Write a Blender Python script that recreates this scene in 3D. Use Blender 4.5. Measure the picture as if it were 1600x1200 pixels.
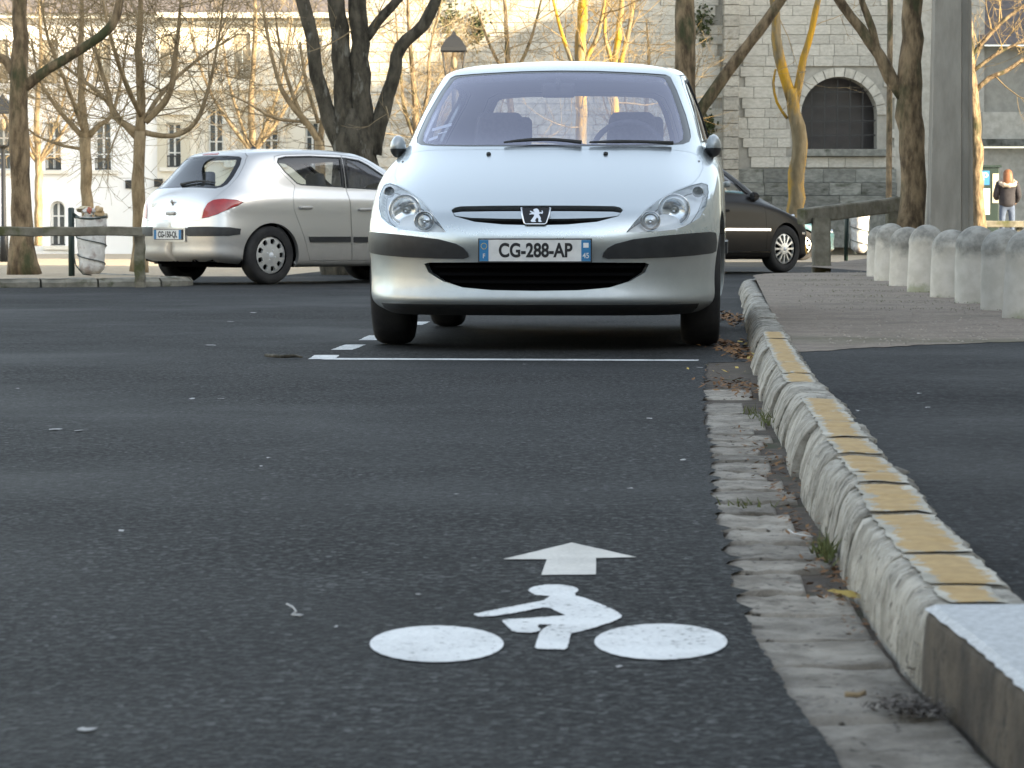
import bpy, bmesh, math, random
import numpy as np
from mathutils import Vector, Matrix
from mathutils.geometry import delaunay_2d_cdt
from mathutils.bvhtree import BVHTree
from mathutils import noise as mnoise

for o in list(bpy.data.objects): bpy.data.objects.remove(o)
SC = bpy.context.scene
COL = SC.collection
R = math.radians
rnd = random.Random(7)

# ------------------------------------------------------------------ camera
F, H, PITCH = 4250.0, 0.54, math.atan(235/4250.0)      # focal length in photo pixels (1600 wide), eye height, tilt down
cam = bpy.data.cameras.new('Camera'); cam.lens = F/1600*36; cam.clip_start = .1; cam.clip_end = 3000
cam_o = bpy.data.objects.new('Camera', cam); COL.objects.link(cam_o)
cam_o.location = (0, 0, H); cam_o.rotation_euler = (R(90)-PITCH, 0, 0)
cam.dof.use_dof = True; cam.dof.focus_distance = 11.5; cam.dof.aperture_fstop = 20.0
SC.camera = cam_o
# ------------------------------------------------------------------ light
SUN_EL, SUN_AZ = 17.0, 118.0          # azimuth measured from +Y (view direction) towards +X
W = bpy.data.worlds.new('World'); SC.world = W; W.use_nodes = True
nt = W.node_tree; nt.nodes.clear()
sky = nt.nodes.new('ShaderNodeTexSky'); sky.sky_type = 'NISHITA'; sky.sun_disc = False
sky.sun_elevation = R(SUN_EL); sky.sun_rotation = R(SUN_AZ); sky.air_density = 1.0; sky.dust_density = 2.0; sky.ozone_density = 1.0
bg = nt.nodes.new('ShaderNodeBackground'); bg.inputs['Strength'].default_value = 0.13
ow = nt.nodes.new('ShaderNodeOutputWorld')
hsv = nt.nodes.new('ShaderNodeHueSaturation'); hsv.inputs['Saturation'].default_value = .55
nt.links.new(sky.outputs[0], hsv.inputs['Color']); tint = nt.nodes.new('ShaderNodeMix'); tint.data_type = 'RGBA'; tint.blend_type = 'MULTIPLY'; tint.inputs[0].default_value = 1; tint.inputs[7].default_value = (1.0, 1.005, .965, 1)
nt.links.new(hsv.outputs[0], tint.inputs[6]); nt.links.new(tint.outputs[2], bg.inputs[0]); nt.links.new(bg.outputs[0], ow.inputs[0])
sd = bpy.data.lights.new('Sun', 'SUN'); sd.energy = 4.4; sd.angle = R(0.6); sd.color = (1, .82, .56)
so = bpy.data.objects.new('Sun', sd); COL.objects.link(so)
sdir = Vector((math.sin(R(SUN_AZ))*math.cos(R(SUN_EL)), math.cos(R(SUN_AZ))*math.cos(R(SUN_EL)), math.sin(R(SUN_EL))))
so.rotation_euler = sdir.to_track_quat('Z', 'Y').to_euler()
so.location = sdir*60
vs = SC.view_settings; vs.view_transform = 'Standard'; vs.look = 'None'; vs.gamma = 1; vs.use_curve_mapping = False
vs.exposure = 2.2

# ------------------------------------------------------------------ helpers
def at(px, py, d):
    """the point at forward distance d (metres along +Y) seen at photo pixel px,py"""
    c, s = math.cos(PITCH), math.sin(PITCH)
    a = (px-800)/F; b = -(py-600)/F
    v = Vector((a, c+b*s, -s+b*c)); v *= d/v.y
    return Vector((v.x, v.y, v.z+H))
def gnd(px, py, z=0.0):
    """the point of the level z seen at photo pixel px,py"""
    c, s = math.cos(PITCH), math.sin(PITCH)
    a = (px-800)/F; b = -(py-600)/F
    v = Vector((a, c+b*s, -s+b*c)); t = (z-H)/v.z
    return Vector((v.x*t, v.y*t, z))
def link(o, parent=None):
    COL.objects.link(o)
    if parent is not None: o.parent = parent
    return o
def tag(o, label=None, cat=None, group=None, kind=None):
    if label: o['label'] = label
    if cat: o['category'] = cat
    if group: o['group'] = group
    if kind: o['kind'] = kind
    return o
def empty(name, loc=(0, 0, 0), rz=0.0):
    o = bpy.data.objects.new(name, None); o.location = loc; o.rotation_euler = (0, 0, rz); o.empty_display_size = .1
    return link(o)
def mobj(name, verts, faces, mat, parent=None, smooth=False, idx=None, loc=None):
    me = bpy.data.meshes.new(name)
    me.from_pydata([tuple(v) for v in verts], [], [tuple(f) for f in faces])
    mats = mat if isinstance(mat, (list, tuple)) else [mat]
    for m in mats: me.materials.append(m)
    if idx is not None: me.polygons.foreach_set('material_index', idx)
    if smooth is True: me.polygons.foreach_set('use_smooth', [True]*len(me.polygons))
    elif smooth: me.polygons.foreach_set('use_smooth', list(smooth))
    me.update()
    o = bpy.data.objects.new(name, me)
    if loc is not None: o.location = loc
    return link(o, parent)
def bmobj(name, bm, mat, parent=None, smooth=False, loc=None):
    me = bpy.data.meshes.new(name); bm.to_mesh(me); bm.free()
    for m in (mat if isinstance(mat, (list, tuple)) else [mat]): me.materials.append(m)
    if smooth: me.polygons.foreach_set('use_smooth', [True]*len(me.polygons))
    o = bpy.data.objects.new(name, me)
    if loc is not None: o.location = loc
    return link(o, parent)
def copy_tree(o, parent=None):
    c = o.copy(); COL.objects.link(c); c.parent = parent
    for ch in list(o.children): copy_tree(ch, c)
    return c
class MB:
    def __init__(s): s.v = []; s.f = []; s.sm = []
    def add(s, v, f, sm=False):
        n = len(s.v); s.v += [tuple(x) for x in v]; s.f += [tuple(i+n for i in q) for q in f]; s.sm += [sm]*len(f)
        return s
    def box(s, c, d, rz=0.0):
        x, y, z = (k/2 for k in d); cs, sn = math.cos(rz), math.sin(rz)
        P = [(a*x, b*y, e*z) for e in (-1, 1) for b in (-1, 1) for a in (-1, 1)]
        return s.add([(c[0]+p[0]*cs-p[1]*sn, c[1]+p[0]*sn+p[1]*cs, c[2]+p[2]) for p in P],
                     [(0, 2, 3, 1), (4, 5, 7, 6), (0, 1, 5, 4), (2, 6, 7, 3), (0, 4, 6, 2), (1, 3, 7, 5)])
    def tube(s, pts, rad, n=8, cap=True, sm=True):
        pts = [Vector(p) for p in pts]
        if not isinstance(rad, (list, tuple)): rad = [rad]*len(pts)
        V = []; ref = None
        for i, p in enumerate(pts):
            t = (pts[min(i+1, len(pts)-1)]-pts[max(i-1, 0)])
            t = t.normalized() if t.length > 1e-9 else Vector((0, 0, 1))
            if ref is None: ref = Vector((1, 0, 0)) if abs(t.x) < .8 else Vector((0, 1, 0))
            a = (ref-t*ref.dot(t)).normalized(); b = t.cross(a); ref = a
            for k in range(n):
                w = 2*math.pi*k/n; V.append(p+(a*math.cos(w)+b*math.sin(w))*rad[i])
        Fs = [(i*n+k, i*n+(k+1) % n, (i+1)*n+(k+1) % n, (i+1)*n+k) for i in range(len(pts)-1) for k in range(n)]
        s.add(V, Fs, sm)
        if cap:
            n0 = len(s.v)-len(V)
            s.f.append(tuple(n0+k for k in range(n-1, -1, -1))); s.f.append(tuple(n0+(len(pts)-1)*n+k for k in range(n))); s.sm += [False, False]
        return s
    def lathe(s, prof, n=24, axis='Z', c=(0, 0, 0), sm=True, a0=0.0, a1=2*math.pi):
        full = abs(a1-a0-2*math.pi) < 1e-6; m = n if full else n+1; V = []
        for r, h in prof:
            for k in range(m):
                w = a0+(a1-a0)*k/n; x, y = r*math.cos(w), r*math.sin(w)
                q = {'Z': (x, y, h), 'Y': (x, h, -y), 'X': (h, x, y)}[axis]
                V.append((q[0]+c[0], q[1]+c[1], q[2]+c[2]))
        Fs = [(i*m+k, i*m+(k+1) % m, (i+1)*m+(k+1) % m, (i+1)*m+k) for i in range(len(prof)-1) for k in range(m if full else n)]
        return s.add(V, Fs, sm)
    def prism(s, poly, h0, h1, axis='Z'):
        """2-D outline swept from h0 to h1 along an axis; the outline may be concave"""
        n = len(poly)
        def P(a, b, h): return {'Z': (a, b, h), 'Y': (a, h, b), 'X': (h, a, b)}[axis]
        V = [P(a, b, h0) for a, b in poly]+[P(a, b, h1) for a, b in poly]
        T = tri2d(poly)
        Fs = [t[::-1] for t in T]+[tuple(i+n for i in t) for t in T]+[(i, (i+1) % n, (i+1) % n+n, i+n) for i in range(n)]
        return s.add(V, Fs)
    def build(s, name, mat, parent=None, loc=None):
        return mobj(name, s.v, s.f, mat, parent, smooth=s.sm, loc=loc)
def inside(poly, P):
    """points P (n,2) inside polygon"""
    poly = np.asarray(poly, float); P = np.asarray(P, float); r = np.zeros(len(P), bool)
    x, y = P[:, 0], P[:, 1]; q = np.roll(poly, -1, 0)
    for (x0, y0), (x1, y1) in zip(poly, q):
        if y0 == y1: continue
        c = ((y0 > y) != (y1 > y)) & (x < (x1-x0)*(y-y0)/(y1-y0)+x0); r ^= c
    return r
def tri2d(poly):
    n = len(poly)
    V, E, T, a, b, c = delaunay_2d_cdt([Vector((p[0], p[1])) for p in poly], [(i, (i+1) % n) for i in range(n)], [], 0, 1e-7)
    T = [tuple(t) for t in T]
    if not T: return []
    C = np.array([[sum(V[i][0] for i in t)/3, sum(V[i][1] for i in t)/3] for t in T]); ok = inside(poly, C)
    back = [o[0] if o else 0 for o in a]
    return [tuple(back[i] for i in t) for t, k in zip(T, ok) if k]
def resample(poly, step, closed=True):
    out = []; n = len(poly)
    for i in range(n if closed else n-1):
        a = Vector(poly[i]); b = Vector(poly[(i+1) % n]); m = max(1, int(round((b-a).length/step)))
        out += [tuple(a.lerp(b, k/m)) for k in range(m)]
    if not closed: out.append(tuple(poly[-1]))
    return out
def smooth_poly(pts, step, closed=True):
    """Catmull-Rom through 2-D points, resampled"""
    n = len(pts); out = []
    for i in range(n if closed else n-1):
        g = lambda k: Vector(pts[k % n]) if closed else Vector(pts[min(max(k, 0), n-1)])
        p0, p1, p2, p3 = g(i-1), g(i), g(i+1), g(i+2); m = max(1, int(round((p2-p1).length/step)))
        for k in range(m):
            t = k/m; out.append(tuple(.5*((2*p1)+(p2-p0)*t+(2*p0-5*p1+4*p2-p3)*t*t+(3*p1-p0-3*p2+p3)*t**3)))
    if not closed: out.append(tuple(pts[-1]))
    return out
def sheet(name, poly, z, mat, parent=None):
    T = tri2d(poly); zf = z if callable(z) else (lambda x, y: z)
    return mobj(name, [(p[0], p[1], zf(p[0], p[1])) for p in poly], T, mat, parent)
def noise1(x, s=0):
    return math.sin(x*1.7+s*3.1)*.5+math.sin(x*4.3+s*1.7)*.3+math.sin(x*9.1+s*5.3)*.2

# ------------------------------------------------------------------ materials
def newmat(name):
    m = bpy.data.materials.new(name); m.use_nodes = True; t = m.node_tree; b = t.nodes['Principled BSDF']
    return m, t, b
def N(t, typ, **kw):
    n = t.nodes.new(typ)
    for k, v in kw.items():
        if k[0] == 'i' and k[1:].isdigit(): n.inputs[int(k[1:])].default_value = v
        elif k in n.inputs: n.inputs[k].default_value = v
        else: setattr(n, k, v)
    return n
def C4(c): return (c[0], c[1], c[2], 1) if len(c) == 3 else c
def mix(t, fac, a, b):
    m = t.nodes.new('ShaderNodeMix'); m.data_type = 'RGBA'
    for sock, v in ((m.inputs[0], fac), (m.inputs[6], a), (m.inputs[7], b)):
        if hasattr(v, 'is_output'): t.links.new(v, sock)
        else: sock.default_value = C4(v) if isinstance(v, (tuple, list)) else v
    return m.outputs[2]
def ramp(t, fac, lo, hi):
    r = t.nodes.new('ShaderNodeMapRange'); r.interpolation_type = 'SMOOTHSTEP'
    t.links.new(fac, r.inputs[0]); r.inputs[1].default_value = lo; r.inputs[2].default_value = hi
    return r.outputs[0]
def coords(t, kind='Object', scale=(1, 1, 1), rand=False):
    tc = t.nodes.new('ShaderNodeTexCoord'); mp = t.nodes.new('ShaderNodeMapping'); mp.inputs['Scale'].default_value = scale
    t.links.new(tc.outputs[kind], mp.inputs[0])
    if rand:
        oi = t.nodes.new('ShaderNodeObjectInfo'); ma = t.nodes.new('ShaderNodeMath'); ma.operation = 'MULTIPLY'; ma.inputs[1].default_value = 37.0
        t.links.new(oi.outputs['Random'], ma.inputs[0]); t.links.new(ma.outputs[0], mp.inputs['Location'])
    return mp.outputs[0]
def noise(t, co, scale, detail=4, rough=.55):
    n = t.nodes.new('ShaderNodeTexNoise'); n.inputs['Scale'].default_value = scale; n.inputs['Detail'].default_value = detail; n.inputs['Roughness'].default_value = rough
    t.links.new(co, n.inputs['Vector']); return n.outputs[0]
def bump(t, b, h, strength, dist=.01):
    n = t.nodes.new('ShaderNodeBump'); n.inputs['Strength'].default_value = strength; n.inputs['Distance'].default_value = dist
    t.links.new(h, n.inputs['Height']); t.links.new(n.outputs[0], b.inputs['Normal']); return n
def mat(name, c1, c2=None, scale=6, rough=.7, metal=0, bumps=0, bscale=40, bdist=.01, coat=0, c3=None, c3s=2.0, c3t=(.55, .7), spec=.5, rand=False, stretch=(1, 1, 1), vary=0):
    m, t, b = newmat(name); b.inputs['Roughness'].default_value = rough; b.inputs['Metallic'].default_value = metal
    b.inputs['Base Color'].default_value = C4(c1); b.inputs['Coat Weight'].default_value = coat; b.inputs['Coat Roughness'].default_value = .04
    b.inputs['Specular IOR Level'].default_value = spec
    if c2 is not None or bumps or c3 is not None:
        co = coords(t, 'Object', stretch, rand)
        col = mix(t, ramp(t, noise(t, co, scale, 6, .62), .32, .68), c1, c2 or c1)
        if c3 is not None: col = mix(t, ramp(t, noise(t, co, c3s, 5, .6), *c3t), col, c3)
        if vary:
            oi = t.nodes.new('ShaderNodeObjectInfo'); hs = t.nodes.new('ShaderNodeHueSaturation')
            mr = t.nodes.new('ShaderNodeMapRange'); t.links.new(oi.outputs['Random'], mr.inputs[0]); mr.inputs[3].default_value = 1-vary; mr.inputs[4].default_value = 1+vary
            t.links.new(mr.outputs[0], hs.inputs['Value']); t.links.new(col, hs.inputs['Color']); col = hs.outputs[0]
        t.links.new(col, b.inputs['Base Color'])
        if bumps: bump(t, b, noise(t, co, bscale, 5, .6), bumps, bdist)
    return m
def glassmat(name, tint=(.75, .82, .8), refl=(.95, .97, 1), f0=.045, rough=0.0):
    """thin pane: clear, mirroring more the flatter one looks at it (same from both sides)"""
    m = bpy.data.materials.new(name); m.use_nodes = True; t = m.node_tree; t.nodes.clear()
    o = N(t, 'ShaderNodeOutputMaterial'); mx = N(t, 'ShaderNodeMixShader'); tr = N(t, 'ShaderNodeBsdfTransparent'); gl = N(t, 'ShaderNodeBsdfGlossy'); lw = N(t, 'ShaderNodeLayerWeight')
    lw.inputs['Blend'].default_value = .5
    tr.inputs[0].default_value = C4(tint); gl.inputs['Color'].default_value = C4(refl); gl.inputs['Roughness'].default_value = rough
    pw = N(t, 'ShaderNodeMath', operation='POWER'); t.links.new(lw.outputs['Facing'], pw.inputs[0]); pw.inputs[1].default_value = 5
    ma = N(t, 'ShaderNodeMath', operation='MULTIPLY_ADD'); t.links.new(pw.outputs[0], ma.inputs[0]); ma.inputs[1].default_value = 1-f0; ma.inputs[2].default_value = f0
    t.links.new(ma.outputs[0], mx.inputs[0]); t.links.new(tr.outputs[0], mx.inputs[1]); t.links.new(gl.outputs[0], mx.inputs[2]); t.links.new(mx.outputs[0], o.inputs[0])
    return m

def asphalt(name, k=1.0, tint=(1.0, 1.03, 1.02)):
    m, t, b = newmat(name); co = coords(t); b.inputs['Specular IOR Level'].default_value = .14
    vo = N(t, 'ShaderNodeTexVoronoi'); vo.inputs['Scale'].default_value = 110; t.links.new(co, vo.inputs['Vector'])
    gr = N(t, 'ShaderNodeSeparateColor'); t.links.new(vo.outputs['Color'], gr.inputs[0])
    base = mix(t, gr.outputs[0], [.008*k*c for c in tint], [.11*k*c for c in tint])
    fine = noise(t, co, 48, 4, .75)
    base = mix(t, ramp(t, fine, .40, .62), [.006*k*c for c in tint], base)
    pale = ramp(t, gr.outputs[1], .975, .995)                     # a few pale stones in the mix
    base = mix(t, pale, base, [.15*k*c for c in tint])
    big = noise(t, co, .38, 4, .6); mid = noise(t, co, 2.2, 5, .65)
    mu = N(t, 'ShaderNodeMix'); mu.data_type = 'RGBA'; mu.blend_type = 'MULTIPLY'; mu.inputs[0].default_value = 1
    ad0 = N(t, 'ShaderNodeMath', operation='MULTIPLY_ADD'); t.links.new(mid, ad0.inputs[0]); ad0.inputs[1].default_value = .55; t.links.new(big, ad0.inputs[2])
    t.links.new(base, mu.inputs[6]); wear = mix(t, ramp(t, ad0.outputs[0], .60, .98), (.62, .63, .62), (1.45, 1.45, 1.45)); t.links.new(wear, mu.inputs[7])
    co2 = coords(t, 'Object', (.22, 1.5, 1)); st = ramp(t, noise(t, co2, 1.3, 6, .68), .54, .74)   # dusty streaks across the carriageway
    col = mix(t, st, mu.outputs[2], [.08*k*c for c in tint])
    t.links.new(mix(t, .42, mu.outputs[2], col), b.inputs['Base Color'])
    rr = N(t, 'ShaderNodeMapRange'); t.links.new(big, rr.inputs[0]); rr.inputs[1].default_value = .35; rr.inputs[2].default_value = .65; rr.inputs[3].default_value = .60; rr.inputs[4].default_value = .86
    t.links.new(rr.outputs[0], b.inputs['Roughness'])
    ad = N(t, 'ShaderNodeMath', operation='MULTIPLY_ADD'); t.links.new(vo.outputs['Distance'], ad.inputs[0]); ad.inputs[1].default_value = .7; t.links.new(fine, ad.inputs[2])
    bump(t, b, ad.outputs[0], .7, .006)
    return m
M_ROAD = asphalt('road_asphalt', .62)
M_PAVE = asphalt('pavement_asphalt', .40, (1, 1.03, 1.07))
def gravelmat(name, c1, c2, moss=None, mt=(.56, .68), ms=.55):
    m, t, b = newmat(name); co = coords(t); b.inputs['Roughness'].default_value = .95
    vo = N(t, 'ShaderNodeTexVoronoi'); vo.inputs['Scale'].default_value = 70; t.links.new(co, vo.inputs['Vector'])
    gr = N(t, 'ShaderNodeSeparateColor'); t.links.new(vo.outputs['Color'], gr.inputs[0])
    col = mix(t, gr.outputs[0], c1, c2)
    col = mix(t, ramp(t, noise(t, co, 3, 6, .75), .40, .72), col, [c*.85 for c in c1])
    if moss: col = mix(t, ramp(t, noise(t, coords(t), ms, 5, .6), *mt), col, moss)
    t.links.new(col, b.inputs['Base Color']); bump(t, b, vo.outputs['Distance'], .6, .01)
    return m
M_GRAVEL = gravelmat('mossy_gravel', (.19, .155, .122), (.30, .25, .20), (.10, .095, .05), (.50, .76), .5)
M_SAND = gravelmat('sandy_ground', (.36, .29, .20), (.52, .43, .31))
M_BED = mat('gutter_soil', (.045, .034, .024), (.09, .07, .052), 18, .95, bumps=.8, bscale=60, c3=(.045, .05, .018), c3s=5)
def weathered(name, c1, c2, dark, streak=.5, vary=.15, pits=55, bd=.012, moss=None):
    """old stone: mottled, pitted, with dirt streaks running down it"""
    m, t, b = newmat(name); b.inputs['Roughness'].default_value = .9; co = coords(t, rand=True)
    col = mix(t, ramp(t, noise(t, co, 9, 7, .68), .34, .66), c1, c2)
    vo = N(t, 'ShaderNodeTexVoronoi'); vo.inputs['Scale'].default_value = pits; t.links.new(co, vo.inputs['Vector'])
    pit = ramp(t, vo.outputs['Distance'], .22, .08); n2 = noise(t, co, 17, 5, .7)
    pm = N(t, 'ShaderNodeMath', operation='MULTIPLY'); t.links.new(pit, pm.inputs[0]); t.links.new(ramp(t, n2, .5, .62), pm.inputs[1])
    col = mix(t, pm.outputs[0], col, [k*.7 for k in dark])
    sc = coords(t, 'Object', (1, 1, .16), True); sk = ramp(t, noise(t, sc, 26, 5, .7), .52, .70)
    sm = N(t, 'ShaderNodeMath', operation='MULTIPLY'); t.links.new(sk, sm.inputs[0]); sm.inputs[1].default_value = streak
    col = mix(t, sm.outputs[0], col, dark)
    col = mix(t, ramp(t, noise(t, co, 7, 7, .75), .53, .70), col, dark); col = mix(t, ramp(t, noise(t, co, 38, 4, .7), .58, .70), col, [k*.6 for k in dark])
    if moss: col = mix(t, ramp(t, noise(t, co, 6, 6, .7), .60, .70), col, moss)
    oi = t.nodes.new('ShaderNodeObjectInfo'); hs = t.nodes.new('ShaderNodeHueSaturation'); mr = t.nodes.new('ShaderNodeMapRange'); t.links.new(oi.outputs['Random'], mr.inputs[0]); mr.inputs[3].default_value = 1-vary; mr.inputs[4].default_value = 1+vary
    t.links.new(mr.outputs[0], hs.inputs['Value']); t.links.new(col, hs.inputs['Color']); t.links.new(hs.outputs[0], b.inputs['Base Color'])
    ad = N(t, 'ShaderNodeMath', operation='MULTIPLY_ADD'); t.links.new(noise(t, co, 24, 7, .72), ad.inputs[0]); ad.inputs[1].default_value = 1.0; t.links.new(pm.outputs[0], ad.inputs[2]); 
    inv = N(t, 'ShaderNodeMath', operation='SUBTRACT'); t.links.new(noise(t, co, 24, 7, .72), inv.inputs[0]); t.links.new(pm.outputs[0], inv.inputs[1])
    bump(t, b, inv.outputs[0], .8, bd)
    return m
M_GUT = weathered('gutter_stone', (.16, .14, .112), (.34, .31, .262), (.075, .062, .047), .1, .2, 45, .016)
M_KERB = weathered('kerb_limestone', (.21, .195, .16), (.48, .455, .395), (.085, .074, .055), .75, .1, 60, .016)
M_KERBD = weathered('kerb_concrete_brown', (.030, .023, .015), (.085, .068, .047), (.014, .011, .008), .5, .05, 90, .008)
M_KERBTOP = mat('kerb_granite_grey', (.36, .375, .38), (.52, .54, .55), 120, .8, bumps=.3, bscale=150, bdist=.003, c3=(.27, .275, .27), c3s=6, c3t=(.55, .75))
def yellowkerb():
    m, t, b = newmat('kerb_yellow_paint'); b.inputs['Roughness'].default_value = .7
    co = coords(t, rand=False)
    stone = mix(t, ramp(t, noise(t, co, 14, 5, .6), .35, .7), (.27, .25, .20), (.46, .435, .365))
    pa = mix(t, ramp(t, noise(t, co, 40, 4, .6), .35, .7), (.34, .215, .068), (.43, .285, .10))
    at_ = N(t, 'ShaderNodeAttribute'); at_.attribute_name = 'edge'; wn = N(t, 'ShaderNodeMath', operation='MULTIPLY_ADD'); t.links.new(at_.outputs['Fac'], wn.inputs[0]); wn.inputs[1].default_value = -.34; t.links.new(noise(t, co, 26, 7, .75), wn.inputs[2]); wear = ramp(t, wn.outputs[0], .345, .41)
    t.links.new(mix(t, wear, pa, stone), b.inputs['Base Color']); bump(t, b, noise(t, co, 60, 4), .2, .004)
    return m
M_YEL = yellowkerb()
def paintmat(name, c, holes=.66):
    m, t, b = newmat(name); co = coords(t); b.inputs['Roughness'].default_value = .6
    n = noise(t, co, 75, 6, .7); big = noise(t, co, 7, 4, .6)
    ad = N(t, 'ShaderNodeMath', operation='MULTIPLY_ADD'); t.links.new(big, ad.inputs[0]); ad.inputs[1].default_value = .35; t.links.new(n, ad.inputs[2])
    col = mix(t, ramp(t, ad.outputs[0], holes+.13, holes+.2), mix(t, ramp(t, big, .35, .65), c, [k*.82 for k in c]), (.16, .16, .155))
    t.links.new(col, b.inputs['Base Color'])
    vo = N(t, 'ShaderNodeTexVoronoi'); vo.inputs['Scale'].default_value = 105; t.links.new(co, vo.inputs['Vector']); bump(t, b, vo.outputs['Distance'], .4, .004)
    return m
M_WHITE = paintmat('road_paint_white', (.72, .73, .72), .625)
M_CREAM = paintmat('road_paint_cream', (.60, .575, .52), .76)
M_LINE = paintmat('bay_paint_white', (.66, .67, .66), .60)

# ------------------------------------------------------------------ ground
# kerb foot line (kerb meets gutter) from the camera to the far end of the pavement, and the pavement beyond
KERB_H = .11
foot_px = [(1720, 1380), (1640, 1280), (1567, 1197), (1507, 1133), (1436, 1067), (1386, 1007), (1350, 955), (1318, 900), (1297, 850), (1256, 775), (1226, 702), (1199, 650), (1180, 590), (1168, 528), (1159, 480), (1155, 460)]
foot = [gnd(x, y) for x, y in foot_px]
foot = [(.50+.0*0, 1.2)]+[(p.x, p.y) for p in foot if p.y > 1.9]
foot[0] = (foot[1][0]-.02, 1.2)
foot = smooth_poly(foot, .12, closed=False)
EX, EY = foot[-1]
# rounded end of the kerb turning right
for k in range(1, 9):
    a = k/8*R(88); foot.append((EX+.75*(1-math.cos(a))+.05*k/8, EY+2.6*math.sin(a)*.9))
for k in range(1, 7): foot.append((foot[-1][0]+.14, foot[-1][1]+.05))
def foot_x(y):
    for (x0, y0), (x1, y1) in zip(foot, foot[1:]):
        if y0 <= y <= y1 and y1 > y0: return x0+(x1-x0)*(y-y0)/(y1-y0)
    return foot[-1][0]
def pave_z(x, y): return KERB_H-.012-.02*max(0, min(1, (4.6-y)/1.4))+max(0, min(1, (y-12)/14))*.065+max(0, min(1, (y-27)/35))*.13
def gut_w(y): return .165+.022*max(0, min(1, (y-3.4)/1.6))
# gutter stone joints (distance from the camera)
y = 1.3; k = 0; big = [1.3, 1.75, 2.2, 2.62, 3.02, 3.40, 3.62]
gc = big+[3.86, 4.1, 4.36, 4.52]
y = 4.52
while y < 7.6: y += rnd.uniform(.19, .36); gc.append(y)
gc += [8.2, 8.75, 9.0, 9.5] ; gaps = {8.75}
def joint_bite(y):
    """asphalt runs a little into the joints between gutter stones"""
    d = min(abs(y-g_) for g_ in gc) if y > 3.9 else 1
    return .020*max(0, 1-d/.05)
edge = []          # ragged asphalt edge along the gutter
y = -45
road_edge = [(foot_x(max(yy, 1.2))-gut_w(yy)+(.008 if yy > 3.8 else .003)*noise1(yy*7, 2)+(.006 if yy > 3.8 else .003)*noise1(yy*23, 4)+.003*noise1(yy*61, 1)+joint_bite(yy), yy) for yy in [-45, -20, 1.0]+[1.2+.025*i for i in range(int((11.4-1.2)/.025))]]
road_poly = [(-60, -45)]+road_edge
road_poly += [(foot_x(11.45)-.02, 11.5)]+[(p[0]+.02, p[1]) for p in foot if p[1] > 11.6 and p[1] < foot[-1][1]-.001]
road_poly += [(foot[-1][0]+.4, foot[-1][1]+.1), (3.25, 30.6), (4.9, 37.5), (8.5, 45), (16, 52), (-2, 52), (-3, 34.5), (-60, 33)]
o = tag(sheet('road', road_poly, 0.0, M_ROAD), kind='structure')
# sandy square behind the cars, falling gently towards the buildings
sq = [(-60, 33), (-3, 34.5), (-2, 52), (16, 52), (70, 52), (70, 150), (-90, 150), (-90, 33)]
tag(sheet('square', sq, lambda x, y: -.004-.2*max(0, (y-33))/67, M_SAND), kind='structure')
tag(sheet('ground', [(-1500, -1500), (1500, -1500), (1500, 1500), (-1500, 1500)], -.62, M_SAND), kind='structure')
# pavement: asphalt near, mossy gravel behind
KW = .15
back = []
for i, (x, y) in enumerate(foot):
    x0, y0 = foot[max(i-1, 0)]; x1, y1 = foot[min(i+1, len(foot)-1)]
    d = math.hypot(x1-x0, y1-y0) or 1; back.append((x+(y1-y0)/d*KW, y-(x1-x0)/d*KW))
gb = [gnd(1238, 545, KERB_H), gnd(1330, 539, KERB_H), gnd(1450, 533, KERB_H), gnd(1600, 528, KERB_H), gnd(2000, 520, KERB_H)]
gb = [(p.x, p.y) for p in gb]+[(12, 11.8)]
gbr = resample(gb, .05, closed=False); gbr = [(x, y+.045*noise1(x*13, 3)+.02*noise1(x*41, 1)) for x, y in gbr]
near = [p for p in back if p[1] < gbr[0][1]-.02]; far = [p for p in back if p[1] > gbr[0][1]+.02]
near = [(x+.012*noise1(y*9, 5)-.015, y) for x, y in near]
pv = [(near[0][0], -45), ]+near+[(x, y+.35) for x, y in gb]+[(12, -45)]
tag(sheet('pavement', pv, lambda x, y: pave_z(x, y)-.004, M_PAVE), kind='structure')
gv = gbr[::-1]+[(x-.012, y) for x, y in far]+[(3.25, 30.6), (4.9, 37.5), (8.5, 45), (16, 52), (40, 60), (40, 11.8)]
def densesheet(name, poly, zf, mat, step):
    xs = [p[0] for p in poly]; ys = [p[1] for p in poly]
    P = [(x, y) for x, y in poly]; n = len(P)
    G = [(a, b) for b in np.arange(min(ys), max(ys), step) for a in np.arange(min(xs), max(xs), step)]
    G = np.array(G); G = G[inside(poly, G)]
    V, E, T, _, _, _ = delaunay_2d_cdt([Vector(p) for p in P]+[Vector((float(g[0]), float(g[1]))) for g in G], [(i, (i+1) % n) for i in range(n)], [], 0, 1e-6)
    Cn = np.array([[(V[t[0]][k]+V[t[1]][k]+V[t[2]][k])/3 for k in (0, 1)] for t in T]); ok = inside(poly, Cn)
    return mobj(name, [(v[0], v[1], zf(v[0], v[1])) for v in V], [t for t, k in zip(T, ok) if k], mat, smooth=True)
tag(densesheet('gravel_path', gv, lambda x, y: pave_z(x, y)-.002, M_GRAVEL, 1.5), kind='structure')

# ------------------------------------------------------------------ kerb stones and gutter stones
kerb = mobj('kerb', [], [], M_KERB); 
bedv = [(x-gut_w(y)-.05, y, -.006) for x, y in foot if y < 11.8]+[(x+.03, y, -.006) for x, y in foot if y < 11.8][::-1]
gutter = tag(sheet('gutter', [(v[0], v[1]) for v in bedv], lambda x, y: -.013 if y < 9.3 else (-.002 if y > 10.2 else -.013+.011*(y-9.3)/.9), M_BED), kind='structure')
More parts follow.
